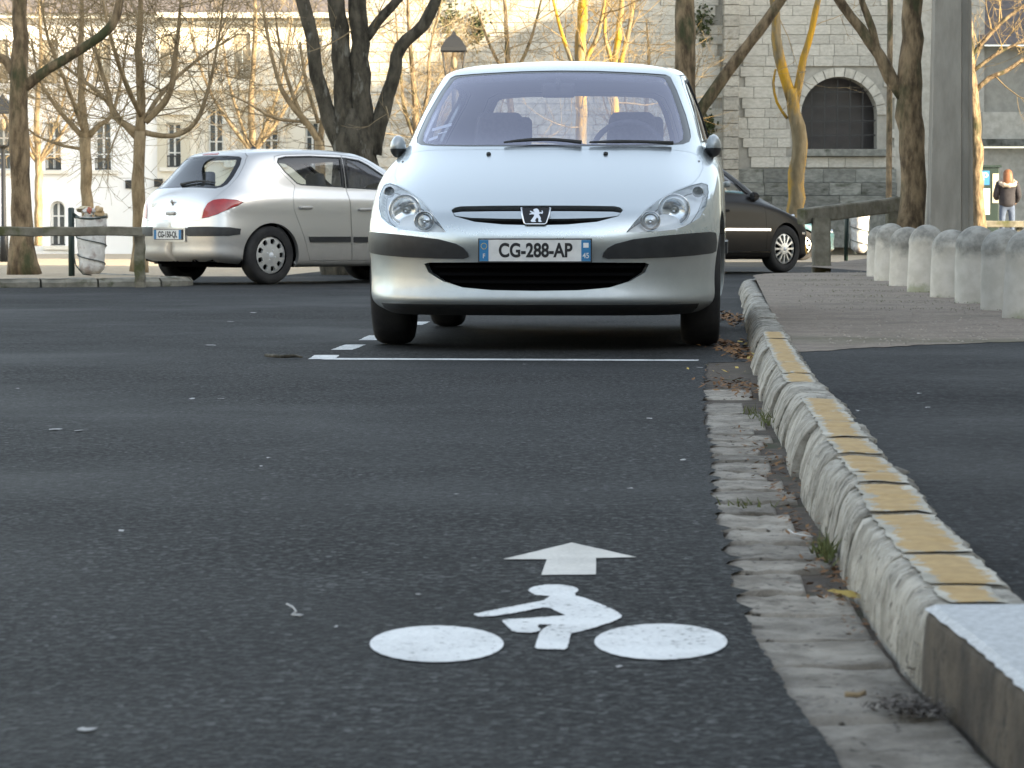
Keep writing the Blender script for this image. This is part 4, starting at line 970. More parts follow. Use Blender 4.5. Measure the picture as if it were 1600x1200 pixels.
# dark people carrier: the same building, larger, black with chrome strips and many-spoked wheels
def car_copy(name, skip_, paint_from, paint_to, loc, rz, sc, style=None):
    r = car.copy(); COL.objects.link(r); r.name = name
    for ch in car.children:
        if ch.name.split('.')[0] not in skip_: copy_tree(ch, r)
    swap_paint(r, paint_from, paint_to)
    if style:
        for sx in (-1, 1):
            for yy in (.85, 3.46): wheel('wheel', r, sx*.745, yy, style, R(-5) if yy < 1 else 0)
    r.location = loc; r.rotation_euler = (0, 0, rz); r.scale = (sc, sc, sc)
    return r
car3 = car_copy('people_carrier', skip | {'wheel', 'bumper_strip', 'door_strip', 'badge'}, M_SILVER, M_BLACKP, (3.72, 38.85, 0), R(138), 1.06, 'spoke')
tag(car3, 'black people carrier with chrome door strips and many-spoked wheels', 'car', 'parked cars')
for z0, z1, of in ((.545, .575, .010), (.268, .284, .008)):
    SK.panel('chrome_strip', SK.outline('S', [(1.22, z0), (1.22, z1), (2.95, z1+.005), (2.95, z0+.005)]), M_CHROME, car3, off=of, thick=.012, mirror='both')
SK.panel('chrome_strip', SK.outline('S', [(.36, .50), (.36, .53), (.47, .53), (.47, .50)]), M_CHROME, car3, off=.008, thick=.012, mirror='both')
# ------------------------------------------------------------------ materials of the surroundings
M_BARK = mat('bark_grey_brown', (.065, .044, .024), (.28, .205, .12), 11, .95, bumps=.9, bscale=22, bdist=.03, c3=(.05, .055, .022), c3s=3, c3t=(.5, .66), stretch=(1, 1, .35))
M_BARKD = mat('bark_dark_mossy', (.022, .019, .012), (.10, .088, .064), 8, .95, bumps=1.0, bscale=16, bdist=.04, c3=(.16, .155, .13), c3s=5, c3t=(.60, .68), stretch=(1, 1, .4))
M_BARKP = mat('bark_pale', (.15, .108, .058), (.34, .26, .155), 10, .95, bumps=.8, bscale=20, bdist=.02, c3=(.075, .07, .035), c3s=2.5, c3t=(.55, .72), stretch=(1, 1, .3))
M_BARKY = mat('bark_lichen_sunlit', (.15, .115, .06), (.24, .19, .11), 10, .95, bumps=.8, bscale=20, bdist=.02, c3=(.48, .27, .02), c3s=2.4, c3t=(.46, .60), stretch=(1, 1, .3))  # yellow patches: lichen, and warm sunlight put into the bark colour
M_TWIG = mat('twig_brown', (.20, .15, .085), (.30, .235, .135), 3, .9)
M_TWIGO = mat('twig_ochre', (.20, .14, .06), (.28, .20, .09), 3, .9)
M_LIME = mat('pale_limestone', (.37, .355, .31), (.48, .465, .415), 5, .9, bumps=.4, bscale=12, bdist=.02, c3=(.34, .34, .305), c3s=1.5, c3t=(.55, .74), rand=True, vary=.10)
M_MORTAR = mat('wall_mortar', (.28, .27, .24), (.35, .34, .30), 4, .95)
M_STONED = mat('plinth_dark_stone', (.12, .125, .112), (.22, .225, .205), 5, .92, bumps=.5, bscale=10, bdist=.03, c3=(.06, .065, .05), c3s=1.5, rand=True, vary=.25)
M_RENDER = mat('white_render', (.85, .845, .82), (.88, .875, .86), .6, .92, c3=(.70, .685, .63), c3s=.5, c3t=(.55, .75))
M_RENDER2 = mat('cream_render', (.80, .745, .62), (.85, .80, .69), .6, .92, c3=(.72, .66, .53), c3s=.5, c3t=(.55, .75))
M_TRIMS = mat('dressed_stone_trim', (.74, .70, .61), (.80, .77, .69), 3, .9)
M_SLATE = mat('slate_roof', (.10, .09, .09), (.16, .14, .135), 4, .8)
M_WFRAME = mat('window_frame_white', (.78, .78, .75), rough=.6)
M_WGLASS = mat('window_glass_dark', (.05, .06, .065), (.11, .13, .14), 1.2, .12, spec=.6)
M_SHUT = mat('shutter_beige', (.62, .58, .47), rough=.8)
M_SHUTD = mat('shutter_weathered', (.36, .32, .235), (.44, .39, .30), 3, .85)
M_IRON = mat('wrought_iron', (.02, .021, .022), rough=.5)
M_IRONG = mat('dark_green_iron', (.014, .03, .026), rough=.45)
M_WOOD = mat('weathered_wood', (.125, .115, .085), (.22, .205, .16), 7, .9, bumps=.5, bscale=25, bdist=.01, c3=(.075, .08, .03), c3s=3, c3t=(.5, .7), stretch=(1, 1, 1))
M_CONC = mat('pole_concrete', (.25, .235, .20), (.34, .32, .275), 6, .9, bumps=.25, bscale=30, bdist=.01, c3=(.20, .20, .18), c3s=2, stretch=(1, 1, .25))
M_BOLL = mat('bollard_limestone', (.50, .485, .43), (.62, .605, .555), 12, .9, bumps=.35, bscale=40, bdist=.006, c3=(.34, .335, .30), c3s=4, c3t=(.58, .75), rand=True, vary=.1)
M_LEAF = mat('dead_leaf', (.12, .055, .022), (.24, .13, .05), 30, .85)
M_LEAFY = mat('yellow_leaf', (.42, .30, .06), (.5, .38, .12), 30, .8)
M_GRASS = mat('weed_green', (.075, .09, .025), (.12, .135, .045), 20, .9)

# ------------------------------------------------------------------ added houses out of view: the first throws the near street into shade
hs = tag(empty('added_house', (14.8, 3, 0)), 'long stone house lining the street out of the picture', 'building')
b = MB(); b.box((0, 0, 5.0), (8, 66, 10)); b.build('wall', M_LIME, hs)
b = MB(); b.prism([(-4.4, 10), (4.4, 10), (0, 13.5)], -33.4, 33.4, 'Y'); b.build('roof', M_SLATE, hs)
def win_box(par, x, y, z, w, h):
    f = MB(); f.box((x-.02, y, z), (.10, w+.16, h+.16)); q = f.build('window', M_TRIMS, par)
    g = MB(); g.box((x-.08, y, z), (.04, w, h)); g.build('pane', M_WGLASS, q)
for k in range(12):
    for z in (2.2, 5.2, 8.0): win_box(hs, -4.0, -30+5.4*k, z, 1.1, 1.8)
hs.rotation_euler = (0, 0, R(-4))
hs2 = copy_tree(hs); hs2.location = (32, 72, 0); hs2.scale = (1.2, .72, 1.35); hs2.rotation_euler = (0, 0, R(8))  # added unseen house, placed to keep the sun off the church
hs3 = copy_tree(hs); hs3.location = (-52, -8, 0); hs3.rotation_euler = (0, 0, R(178)); tag(hs3, 'long stone house across the square out of the picture', 'building')  # added unseen house, something for the car to mirror
hs4 = copy_tree(hs); hs4.location = (-4, -42, 0); hs4.rotation_euler = (0, 0, R(-92)); hs4.scale = (1, .8, 1.1); tag(hs4, 'stone house closing the street behind the viewer', 'building')  # added unseen house, darkens what the car front mirrors
tag(hs2, 'tall stone house beyond the church square out of the picture', 'building')

# ------------------------------------------------------------------ left pavement island
isl = [(-60, 25.2), (-9, 26.3), (-5.2, 27.2), (-3.75, 27.7), (-3.45, 28.0), (-3.35, 28.5), (-4.6, 31), (-7.5, 38), (-20, 58), (-60, 60)]
def iz(x, y): return .085-.10*max(0, min(1, (y-30)/30))
tag(sheet('pavement', isl, iz, M_SAND), kind='structure')
kl = isl[:7]; kbl = tag(MB().build('kerb', M_KERB), kind='structure')
pth = resample(kl[1:], .02, False); acc = 0; k = 0; i = 0
L = [0]
for p, q in zip(pth, pth[1:]): L.append(L[-1]+math.hypot(q[0]-p[0], q[1]-p[1]))
def onp(P, Ls, s):
    i = max(1, min(int(np.searchsorted(Ls, s)), len(P)-1)); t = (s-Ls[i-1])/max(1e-9, Ls[i]-Ls[i-1]); x0, y0 = P[i-1]; x1, y1 = P[i]; d = math.hypot(x1-x0, y1-y0) or 1
    return x0+(x1-x0)*t, y0+(y1-y0)*t, (y1-y0)/d, -(x1-x0)/d
s = 0; M_KERBG = mat('kerb_mossy_grey', (.15, .145, .12), (.25, .24, .2), 6, .92, bumps=.6, bscale=25, bdist=.015, c3=(.06, .065, .03), c3s=4, rand=True, vary=.15)
while s < L[-1]-.1:
    l = min(rnd.uniform(.5, .75), L[-1]-s); V = []; n = 5
    for i in range(n+1):
        x, y, nx, ny = onp(pth, L, s+.01+(l-.02)*i/n); w = .01*noise1(s+i, 2)
        for a, z in ((.03+w, -.03), (.03+w, .05), (.0+w, .082), (-.14, .092), (-.16, .08)): V.append((x+nx*a, y+ny*a, z+.006*noise1(s+i*.5, 1)))
    Fs = [(i*5+j, i*5+j+1, i*5+6+j, i*5+5+j) for i in range(n) for j in range(4)]+[(0, 1, 2, 3, 4), tuple(n*5+j for j in (4, 3, 2, 1, 0))]
    mobj('kerb_stone', V, Fs, M_KERBG, kbl); s += l

# ------------------------------------------------------------------ trees
def spline3(pts, rads, step):
    out = []; rr = []; n = len(pts); P = [Vector(p) for p in pts]
    for i in range(n-1):
        p0, p1, p2, p3 = P[max(i-1, 0)], P[i], P[i+1], P[min(i+2, n-1)]; m = max(2, int((p2-p1).length/step))
        for k in range(m):
            t = k/m; out.append(.5*((2*p1)+(p2-p0)*t+(2*p0-5*p1+4*p2-p3)*t*t+(3*p1-p0-3*p2+p3)*t**3)); rr.append(rads[i]+(rads[i+1]-rads[i])*t)
    out.append(P[-1]); rr.append(rads[-1]); return out, rr
def rvec(r): return Vector((r.gauss(0, 1), r.gauss(0, 1), r.gauss(0, 1))).normalized()
class Tree:
    def __init__(s, name, label, d, base_px, z0, seed, bark, twig=None, group='bare trees on the square', cat='tree'):
        s.d = d; s.r = random.Random(seed); p = at(base_px, 400, d); s.base = Vector((p.x, d, z0)); s.root = tag(empty(name, tuple(s.base)), label, cat, group)
        s.tr = MB(); s.cr = MB(); s.bark = bark; s.twig = twig or M_TWIG; s.limbs = []
    def px(s, x, y, dd=0): 
        q = at(x, y, s.d); return Vector((q.x-s.base.x, dd, q.z-s.base.z))
    def limb(s, pts, n=10, step=.18, twigs=True, flare=False, minr=.0, depth=0.0):
        """pts: (px, py, radius[, depth offset])"""
        P = []; Rr = []
        for q in pts: P.append(s.px(q[0], q[1], q[3] if len(q) > 3 else depth)); Rr.append(q[2])
        P, Rr = spline3(P, Rr, step); r = s.r
        P = [p+Vector((r.gauss(0, 1), r.gauss(0, 1), r.gauss(0, .5)))*Rr[i]*.10*(0 < i < len(P)-1) for i, p in enumerate(P)]
        Rr = [q*(1+r.uniform(-.06, .07)) for q in Rr]
        if flare:
            for i in range(min(4, len(Rr))): Rr[i] *= 1+.30*(1-i/4)**2
        s.tr.tube(P, Rr, n); 
        if twigs: s.limbs.append((P, Rr))
        return s
    def grow(s, p, dirv, length, rad, level, up=.25, wob=.18, kids=(6, 5, 0)):
        r = s.r; n = 5 if level < 2 else 4; P = [p]; d = dirv.normalized()
        for i in range(n):
            d = (d+rvec(r)*wob+Vector((0, 0, up))*.35).normalized(); P.append(P[-1]+d*length/n)
        s.cr.tube(P, [max(.0022, rad*(1-.8*i/n)) for i in range(n+1)], 4 if rad > .012 else 3, cap=False)
        if level < len(kids) and kids[level]:
            for k in range(kids[level]):
                t = r.uniform(.25, 1.0); i = min(int(t*n), n-1); q = P[i].lerp(P[i+1], t*n-i); ax = (P[i+1]-P[i]).normalized()
                v = (ax*r.uniform(.5, 1.0)+rvec(r)*.75).normalized()
                s.grow(q, v, length*r.uniform(.4, .7), max(.004, rad*.45), level+1, up, wob, kids)
    def sprout(s, per_m=3.0, length=(1.0, 2.0), rad=.02, up=.25, kids=(5, 4, 0), zmin=0.0, along=.6, out=1.0):
        r = s.r
        for P, Rr in s.limbs:
            for i in range(len(P)-1):
                if P[i].z < zmin: continue
                seg = (P[i+1]-P[i]); m = per_m*seg.length; c = int(m)+(r.random() < m-int(m)); ax = seg.normalized()
                for _ in range(c):
                    v = (ax*along+rvec(r)*out).normalized(); q = P[i].lerp(P[i+1], r.random()); s.grow(q, v, r.uniform(*length), min(rad, Rr[i]*.6), 0, up, .16, kids)
            P_, R_ = P[-1], Rr[-1]
        return s
    def done(s):
        s.tr.build('trunk', s.bark, s.root); 
        if s.cr.v: s.cr.build('crown', s.twig, s.root)
        return s.root

t = Tree('plane_tree', 'slim mottled tree by the rail fence with one long rising side limb', 30.5, 38, .07, 1, M_BARK)
t.limb([(38, 430, .155), (36, 380, .128), (32, 300, .115), (30, 220, .108), (28, 140, .105), (32, 60, .085), (30, -40, .075), (34, -160, .05)], 12, flare=True, twigs=False)
t.limb([(30, 142, .07), (55, 122, .06), (100, 92, .058), (140, 68, .055), (172, 42, .052), (186, 5, .048), (190, -60, .04)], 9, twigs=False)
t.limb([(26, 130, .06), (10, 95, .05), (-25, 78, .045), (-70, 30, .035)], 8); t.sprout(.5, (.5, 1), .012, kids=(3, 0)); t.done()

t = Tree('pollard_tree', 'thin pollarded tree behind the bag bin with drooping left branches', 45, 136, .0, 2, M_BARKP)
t.limb([(140, 392, .105), (138, 330, .095), (135, 260, .09), (133, 215, .09)], 10, flare=True, twigs=False)
t.limb([(133, 220, .08), (128, 150, .06), (126, 80, .05), (128, 0, .035), (126, -60, .02)], 8)
t.limb([(130, 215, .05), (112, 195, .045), (90, 170, .035), (60, 120, .025), (50, 60, .012)], 6); t.limb([(130, 233, .035), (100, 228, .03), (70, 218, .025), (42, 200, .018), (28, 165, .012)], 6)
t.limb([(138, 215, .05), (155, 195, .045), (175, 180, .035), (190, 120, .022), (200, 50, .012)], 6); t.limb([(133, 205, .04, -.2), (118, 140, .035, -.8), (95, 70, .025, -1.2), (85, 0, .012, -1.4)], 6)
t.sprout(5.8, (.7, 1.7), .012, up=.2, kids=(6, 4, 0), zmin=2.0); t.done()

t = Tree('pollard_tree', 'pollarded tree with wide fan of fine shoots before the white house', 37, 217, .04, 3, M_BARKP)
t.limb([(217, 425, .10), (217, 330, .088), (217, 260, .083), (219, 205, .085)], 10, flare=True, twigs=False)
t.limb([(219, 212, .075), (221, 150, .06), (216, 80, .05), (220, 10, .035), (218, -60, .02)], 8)
t.limb([(226, 190, .055), (246, 172, .05), (266, 145, .045), (274, 90, .035), (280, 30, .022), (284, -30, .012)], 7); t.limb([(213, 205, .055), (196, 195, .05), (178, 180, .045), (168, 140, .03), (150, 80, .02), (140, 20, .01)], 7)
t.limb([(226, 207, .04), (255, 213, .036), (285, 208, .034), (305, 192, .032), (318, 165, .028), (330, 120, .022), (342, 60, .015), (350, 0, .01)], 7)
t.limb([(213, 215, .04), (190, 190, .035), (160, 150, .03), (120, 118, .02), (90, 95, .012)], 6); t.limb([(221, 180, .04, -.1), (205, 130, .035, -.6), (188, 60, .025, -1.0), (180, 0, .012, -1.2)], 6); t.limb([(222, 185, .04, .2), (250, 130, .03, .8), (300, 80, .02, 1.2), (355, 40, .012, 1.5)], 6)
t.sprout(7.0, (.6, 1.6), .011, up=.16, kids=(6, 4, 0), zmin=1.9); t.done()

t = Tree('pollard_tree', 'pollarded tree leaning left between the hatchback and dark triple trunk', 44, 500, .0, 4, M_BARKP)
t.limb([(500, 400, .10), (500, 300, .085), (499, 220, .08)], 9, flare=True, twigs=False)
t.limb([(499, 222, .06), (485, 200, .055), (462, 172, .05), (440, 140, .04), (425, 90, .03), (408, 0, .02)], 7); t.limb([(478, 195, .04), (458, 150, .035), (440, 90, .025), (430, 20, .012)], 6)
t.limb([(480, 190, .03), (440, 187, .026), (415, 178, .022), (385, 160, .016), (350, 145, .01)], 5); t.limb([(500, 220, .05), (505, 160, .04), (495, 80, .03), (470, 0, .015)], 6); t.limb([(495, 190, .035, .3), (475, 130, .03, .6), (462, 60, .02, .9)], 6)
t.sprout(5.0, (.6, 1.6), .011, up=.16, kids=(6, 4, 0), zmin=1.9); t.done()

t = Tree('old_tree', 'massive dark mossy tree with four spreading stems behind the silver cars', 36, 560, .0, 5, M_BARKD)
t.limb([(560, 425, .40), (560, 340, .34), (558, 270, .31), (555, 225, .28), (553, 170, .14)], 16, flare=True, twigs=False)
t.limb([(540, 235, .15), (525, 205, .125), (508, 165, .10), (494, 115, .095), (488, 60, .09), (474, 5, .085), (462, -60, .07)], 10)
t.limb([(545, 240, .17), (538, 170, .135), (533, 90, .125), (526, 0, .115), (515, -80, .1)], 11); t.limb([(567, 245, .18), (565, 170, .145), (563, 90, .13), (560, 0, .125), (556, -80, .1)], 11)
t.limb([(580, 240, .14), (592, 195, .11), (606, 150, .095), (617, 105, .088), (626, 75, .085), (650, 52, .08), (672, 22, .078), (688, -25, .07), (700, -80, .06)], 10)
t.limb([(572, 60, .07), (590, 35, .062), (612, 10, .058), (640, -20, .05)], 8); t.sprout(.8, (.6, 1.4), .012, kids=(4, 2)); t.done()

t = Tree('young_tree', 'bushy brown-twigged tree beside the wall lantern', 58, 660, -.05, 6, M_BARK)
t.limb([(655, 385, .10), (655, 280, .085), (652, 220, .08), (648, 150, .06), (640, 60, .04), (636, -20, .02)], 8, flare=True)
t.limb([(654, 235, .06), (680, 190, .045), (700, 130, .035), (712, 60, .02)], 6); t.limb([(652, 225, .05), (632, 170, .04), (625, 100, .03), (618, 20, .015)], 6); t.limb([(654, 210, .05), (668, 150, .04), (672, 80, .03), (690, 0, .015)], 6)
t.sprout(6.2, (.7, 1.9), .012, up=.18, kids=(6, 4, 0), zmin=2.0); t.done()

for (name, lab, d, bx, seed, tw, limbs) in (
    ('background_tree', 'bare tree with an ochre-lit stem rising above the car roof', 52, 908, 7, M_TWIGO, [[(908, 385, .13), (908, 200, .11), (906, 90, .105), (912, 0, .09), (915, -60, .07)], [(907, 130, .05), (880, 60, .04), (862, -10, .02)], [(908, 110, .05), (935, 50, .04), (948, -20, .02)]]),
    ('background_tree', 'slender twin-stemmed ochre tree above the car roof', 60, 962, 8, M_TWIGO, [[(962, 382, .11), (962, 220, .10), (958, 120, .08), (966, 60, .07), (975, -30, .05)], [(960, 130, .06), (980, 60, .05), (992, -20, .04)], [(960, 110, .05), (945, 50, .04), (952, -30, .025)]]),
    ('background_tree', 'bare bushy tree before the church end wall', 74, 800, 9, M_TWIG, [[(800, 380, .12), (800, 220, .1), (795, 120, .08), (790, 30, .05), (785, -60, .03)], [(798, 130, .06), (830, 60, .04), (850, -20, .02)], [(798, 130, .06), (765, 70, .04), (745, 10, .02)]])):
    t = Tree(name, lab, d, bx, -.06, seed, M_BARKY if tw is M_TWIGO else M_BARK, tw)  # ochre stems: their orange sunlight is painted by the yellow bark
    for i, l in enumerate(limbs): t.limb(l, 8, flare=(i == 0))
    t.sprout(4.0, (.8, 2.2), .013, up=.22, kids=(5, 3, 0), zmin=2.6); t.done()

t = Tree('street_tree', 'straight grey-trunked tree with one straight limb slanting up across the church', 37, 1073, .0, 10, M_BARK)
t.limb([(1075, 420, .17), (1074, 330, .15), (1073, 200, .145), (1071, 100, .14), (1070, 0, .13), (1068, -80, .12)], 12, flare=True, twigs=False)
t.limb([(1074, 205, .09), (1100, 165, .082), (1135, 115, .078), (1170, 68, .075), (1200, 30, .07), (1235, -20, .06), (1260, -60, .05)], 9, step=.25); t.sprout(.9, (.4, 1.0), .012, kids=(3, 2), zmin=3.5); t.done()

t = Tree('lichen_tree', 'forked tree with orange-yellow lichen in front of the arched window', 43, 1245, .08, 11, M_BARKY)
t.limb([(1243, 396, .15), (1243, 330, .135), (1245, 270, .125), (1250, 225, .115), (1242, 175, .11), (1236, 140, .10)], 12, flare=True, twigs=False)
t.limb([(1238, 155, .095), (1224, 110, .085), (1213, 60, .078), (1210, 10, .07), (1200, -50, .06)], 10); t.limb([(1242, 160, .075), (1252, 110, .062), (1262, 70, .056), (1274, 20, .05), (1286, -40, .04)], 9)
t.limb([(1230, 185, .028), (1214, 160, .022), (1208, 130, .02), (1212, 108, .018)], 6, twigs=False); t.sprout(1.3, (.6, 1.5), .012, up=.0, kids=(4, 2), zmin=3.2); t.done()

t = Tree('street_tree', 'grey tree with a curved left limb beside the concrete pole', 32, 1425, .12, 12, M_BARK)
t.limb([(1425, 425, .17), (1425, 350, .155), (1424, 260, .15), (1420, 180, .155), (1420, 130, .15), (1424, 60, .125), (1426, 0, .12), (1430, -80, .1)], 12, flare=True, twigs=False)
t.limb([(1412, 150, .085), (1392, 122, .08), (1372, 85, .07), (1345, 45, .06), (1318, 10, .055), (1290, -30, .05)], 9); t.limb([(1370, 80, .05), (1362, 45, .045), (1348, 5, .04), (1340, -40, .03)], 7)
t.sprout(1.6, (.5, 1.2), .011, up=.0, kids=(4, 2), zmin=3.0); t.done()

t = Tree('street_tree', 'brown tree with long right-hand branches behind the concrete pole', 48, 1527, .2, 13, M_BARK, M_TWIGO)
t.limb([(1532, 388, .125), (1528, 300, .11), (1524, 200, .105), (1516, 110, .10), (1512, 40, .09), (1508, -60, .07)], 10, flare=True)
t.limb([(1524, 142, .05), (1545, 122, .045), (1570, 112, .04), (1600, 92, .036), (1640, 70, .025)], 7); t.limb([(1516, 90, .04), (1550, 50, .034), (1590, 15, .03), (1640, -20, .02)], 6); t.limb([(1520, 112, .035), (1560, 82, .03), (1610, 60, .02)], 6)
t.sprout(3.6, (.6, 1.8), .012, up=.14, kids=(5, 3), zmin=3.0); t.done()
for (bx, d, seed, lab) in ((60, 70, 21, 'bare twiggy tree beside the far left corner of the white house'), (395, 62, 22, 'bare fan-shaped tree before the arcaded windows'), (720, 84, 23, 'bare grey tree in front of the church end wall'), (1010, 78, 24, 'bare thin tree at the church corner buttress')):
    t = Tree('background_tree', lab, d, bx, -.05, seed, M_BARKP, M_TWIGO if bx in (720, 1010) else M_TWIG); q = F/d
    t.limb([(bx, 384, .11), (bx, 384-2.0*q, .09), (bx-3, 384-3.2*q, .07), (bx+4, 384-5*q, .05), (bx, 384-6.5*q, .02)], 8)
    for a in (-1, 1, -.5, .6): t.limb([(bx, 384-2.1*q, .05), (bx+a*.6*q, 384-2.9*q, .04), (bx+a*1.1*q, 384-3.8*q, .028), (bx+a*1.5*q, 384-5.2*q, .012)], 6)
    t.sprout(4.2, (.7, 1.8), .012, up=.2, kids=(5, 3), zmin=2.0); t.done()

# ------------------------------------------------------------------ white house with arcade
def facade(name, par, poly, holes, y, thick, m):
    """wall in the XZ plane with openings and their reveals, front face at y"""
    pts = list(poly); E = [(i, (i+1) % len(poly)) for i in range(len(poly))]
    for h in holes: n0 = len(pts); pts += h; E += [(n0+i, n0+(i+1) % len(h)) for i in range(len(h))]
    V, _, T, _, _, _ = delaunay_2d_cdt([Vector(p) for p in pts], E, [], 0, 1e-6); V = [tuple(v) for v in V]; T = [tuple(t) for t in T]
    Cn = np.array([np.mean([V[i] for i in t], 0) for t in T]); ok = inside(poly, Cn)
    for h in holes: ok &= ~inside(h, Cn)
    faces = [t[::-1] if ((V[t[1]][0]-V[t[0]][0])*(V[t[2]][1]-V[t[0]][1])-(V[t[1]][1]-V[t[0]][1])*(V[t[2]][0]-V[t[0]][0])) < 0 else t for t, k in zip(T, ok) if k]
    verts = [(x, y, z) for x, z in V]
    for h in holes+[poly]:
        n = len(h)
        for i in range(n):
            (x0, z0), (x1, z1) = h[i], h[(i+1) % n]; k = len(verts); verts += [(x0, y, z0), (x1, y, z1), (x1, y+thick, z1), (x0, y+thick, z0)]; faces.append((k, k+1, k+2, k+3))
    return mobj(name, verts, faces, m, par)
def rect(x0, x1, z0, z1): return [(x0, z0), (x1, z0), (x1, z1), (x0, z1)]
def archp(x0, x1, z0, z1, n=14):
    r = (x1-x0)/2; c = (x0+x1)/2; return [(x0, z0), (x1, z0)]+[(c+r*math.cos(a), z1-r+r*math.sin(a)) for a in np.linspace(0, math.pi, n)]
def window(par, P, y, cols=2, rows=3, frame=M_WFRAME, glass=M_WGLASS, sill=True, rail=False, lintel=False):
    x0, x1 = min(p[0] for p in P), max(p[0] for p in P); z0, z1 = min(p[1] for p in P), max(p[1] for p in P); c = (x0+x1)/2
    inner = offset2d(P, -.07)
    w = facade('window', par, P, [inner], y, .06, frame)
    facade('pane', w, inner, [], y+.03, .01, glass)
    b = MB()
    for i in range(1, cols): b.box((x0+(x1-x0)*i/cols, y+.01, (z0+z1)/2), (.075, .05, z1-z0-.1))
    for j in range(1, rows): b.box((c, y+.014, z0+(z1-z0)*j/rows), (x1-x0-.1, .045, .05))
    b.build('glazing_bar', frame, w)
    if sill: q = MB(); q.box((c, y-.22, z0-.07), (x1-x0+.5, .34, .14)); q.build('sill', M_TRIMS, w)
    if rail:
        q = MB(); q.box((c, y-.14, z0+.42), (x1-x0, .03, .05)); q.box((c, y-.14, z0+.05), (x1-x0, .03, .04))
        k = 0
        while k*.11 < x1-x0: q.box((x0+k*.11, y-.14, z0+.23), (.02, .02, .4)); k += 1
        q.build('window_railing', M_IRON, w)
    return w
D = 100.0; WH = tag(empty('white_house', (at(260, 390, D).x, D, -.2)), 'white rendered town house with arcaded middle and shuttered windows', 'building')
WX = WH.location.x
def hx(px): return at(px, 390, D).x-WX
def hz(py): return at(800, py, D).z+.2
lefts, rights = [], []
ops = []
def op(kind, px0, px1, py0, py1): 
    P = rect(hx(px0), hx(px1), hz(py1), hz(py0)) if kind == 'r' else archp(hx(px0), hx(px1), hz(py1), hz(py0)); ops.append((kind, P, px0, py0)); return P
L_ = [op('r', 72, 97, 190, 266), op('r', 149, 175, 190, 266), op('a', 79, 102, 314, 384), op('r', 66, 94, 62, 130), op('r', 149, 175, 60, 128), op('r', -6, 18, 190, 266), op('r', -10, 16, 62, 130)]
facade('wall', WH, rect(hx(-60), hx(248), hz(400), hz(22)), L_, 0, .5, M_RENDER)
R_ = [op('r', 263, 286, 192, 262), op('a', 327, 351, 168, 248), op('a', 413, 437, 166, 246), op('r', 254, 282, 54, 122), op('r', 368, 394, 53, 124), op('r', 478, 500, 190, 262), op('r', 484, 506, 56, 124), op('r', 555, 580, 190, 262)]
R2 = [archp(hx(375), hx(401), hz(262), hz(166)), archp(hx(289+18), hx(289+19), hz(262), hz(200))]
facade('wall', WH, rect(hx(248), hx(640), hz(400), hz(22)), R_+[R2[0]], -.25, .5, M_RENDER2)
b = MB(); b.box((hx(388), .12, hz(215)), (1.0, .1, 3.0)); b.build('blind_niche', M_RENDER2, WH)
b = MB(); b.box(((hx(-60)+hx(640))/2, 6, hz(300)), (hx(640)-hx(-60)-.4, 10, 9)); b.build('house_body', M_DARK, WH)
for i, P in enumerate(L_+R_):
    z0 = min(p[1] for p in P); ar = len(P) > 6
    if i in (3, 4, 6, 10, 11, 14):
        x0, x1 = min(p[0] for p in P), max(p[0] for p in P); q = MB(); c = (x0+x1)/2; yb = .0 if i < 7 else -.25
        for sg in (-1, 1): q.box((c+sg*(x1-x0)/4, yb+.12, (z0+max(p[1] for p in P))/2), ((x1-x0)/2-.03, .05, max(p[1] for p in P)-z0-.04))
        k = z0+.1
        while k < max(p[1] for p in P)-.1: q.box((c, yb+.085, k), (x1-x0-.12, .03, .05)); k += .16
        q.build('shutter', M_SHUTD, WH); continue
    window(WH, P, .25 if i < 7 else .0, 2, 3 if not ar else 3, sill=True, rail=(i in (0, 1, 2, 7)))
for px in (256, 292):                                # open shutters of the middle window
    q = MB(); q.box((hx(px), -.29, (hz(192)+hz(264))/2), (.32, .06, hz(192)-hz(266)))
    k = hz(266)+.1
    while k < hz(192): q.box((hx(px), -.325, k), (.26, .02, .05)); k += .14
    q.build('shutter', M_SHUT, WH)
def band(name, px0, px1, py0, py1, dep, y, m=M_TRIMS):
    q = MB(); q.box(((hx(px0)+hx(px1))/2, y-dep/2, (hz(py0)+hz(py1))/2), (hx(px1)-hx(px0), dep, hz(py0)-hz(py1))); return q.build(name, m, WH)
band('cornice', 250, 645, 22, 30, .5, -.25); band('cornice', -60, 250, 22, 29, .4, 0); band('cornice', 250, 645, 34, 38, .2, -.25)
band('string_course', 250, 645, 138, 142, .25, -.25); band('string_course', -60, 249, 138, 141, .18, 0)
band('impost_band', 312, 326, 190, 194, .16, -.25); band('impost_band', 352, 374, 190, 194, .16, -.25); band('impost_band', 402, 412, 190, 194, .16, -.25); band('impost_band', 438, 460, 190, 194, .16, -.25)
for px in (319, 358, 368, 408, 444): 
    q = MB(); q.lathe([(.16, hz(262)), (.14, hz(256)), (.115, hz(200)), (.16, hz(197)), (.19, hz(194))], 14, 'Z', (hx(px), -.36, 0)); q.build('column', M_TRIMS, WH)
q = MB(); q.prism([(hx(252), hz(180)), (hx(300), hz(180)), (hx(276), hz(166))], -.5, -.25, 'Y'); q.build('pediment', M_TRIMS, WH)
q = MB(); q.add([(hx(-62), -.5, hz(22)), (hx(645), -.8, hz(22)), (hx(645), 5, hz(-110)), (hx(-62), 5, hz(-110))], [(0, 1, 2, 3)]); q.add([(hx(-62), 11, hz(22)), (hx(645), 11, hz(22))], []); q.add([(hx(-62), 5, hz(-110)), (hx(645), 5, hz(-110)), (hx(645), 11.5, hz(22)), (hx(-62), 11.5, hz(22))], [(0, 1, 2, 3)]); q.build('roof', M_SLATE, WH)
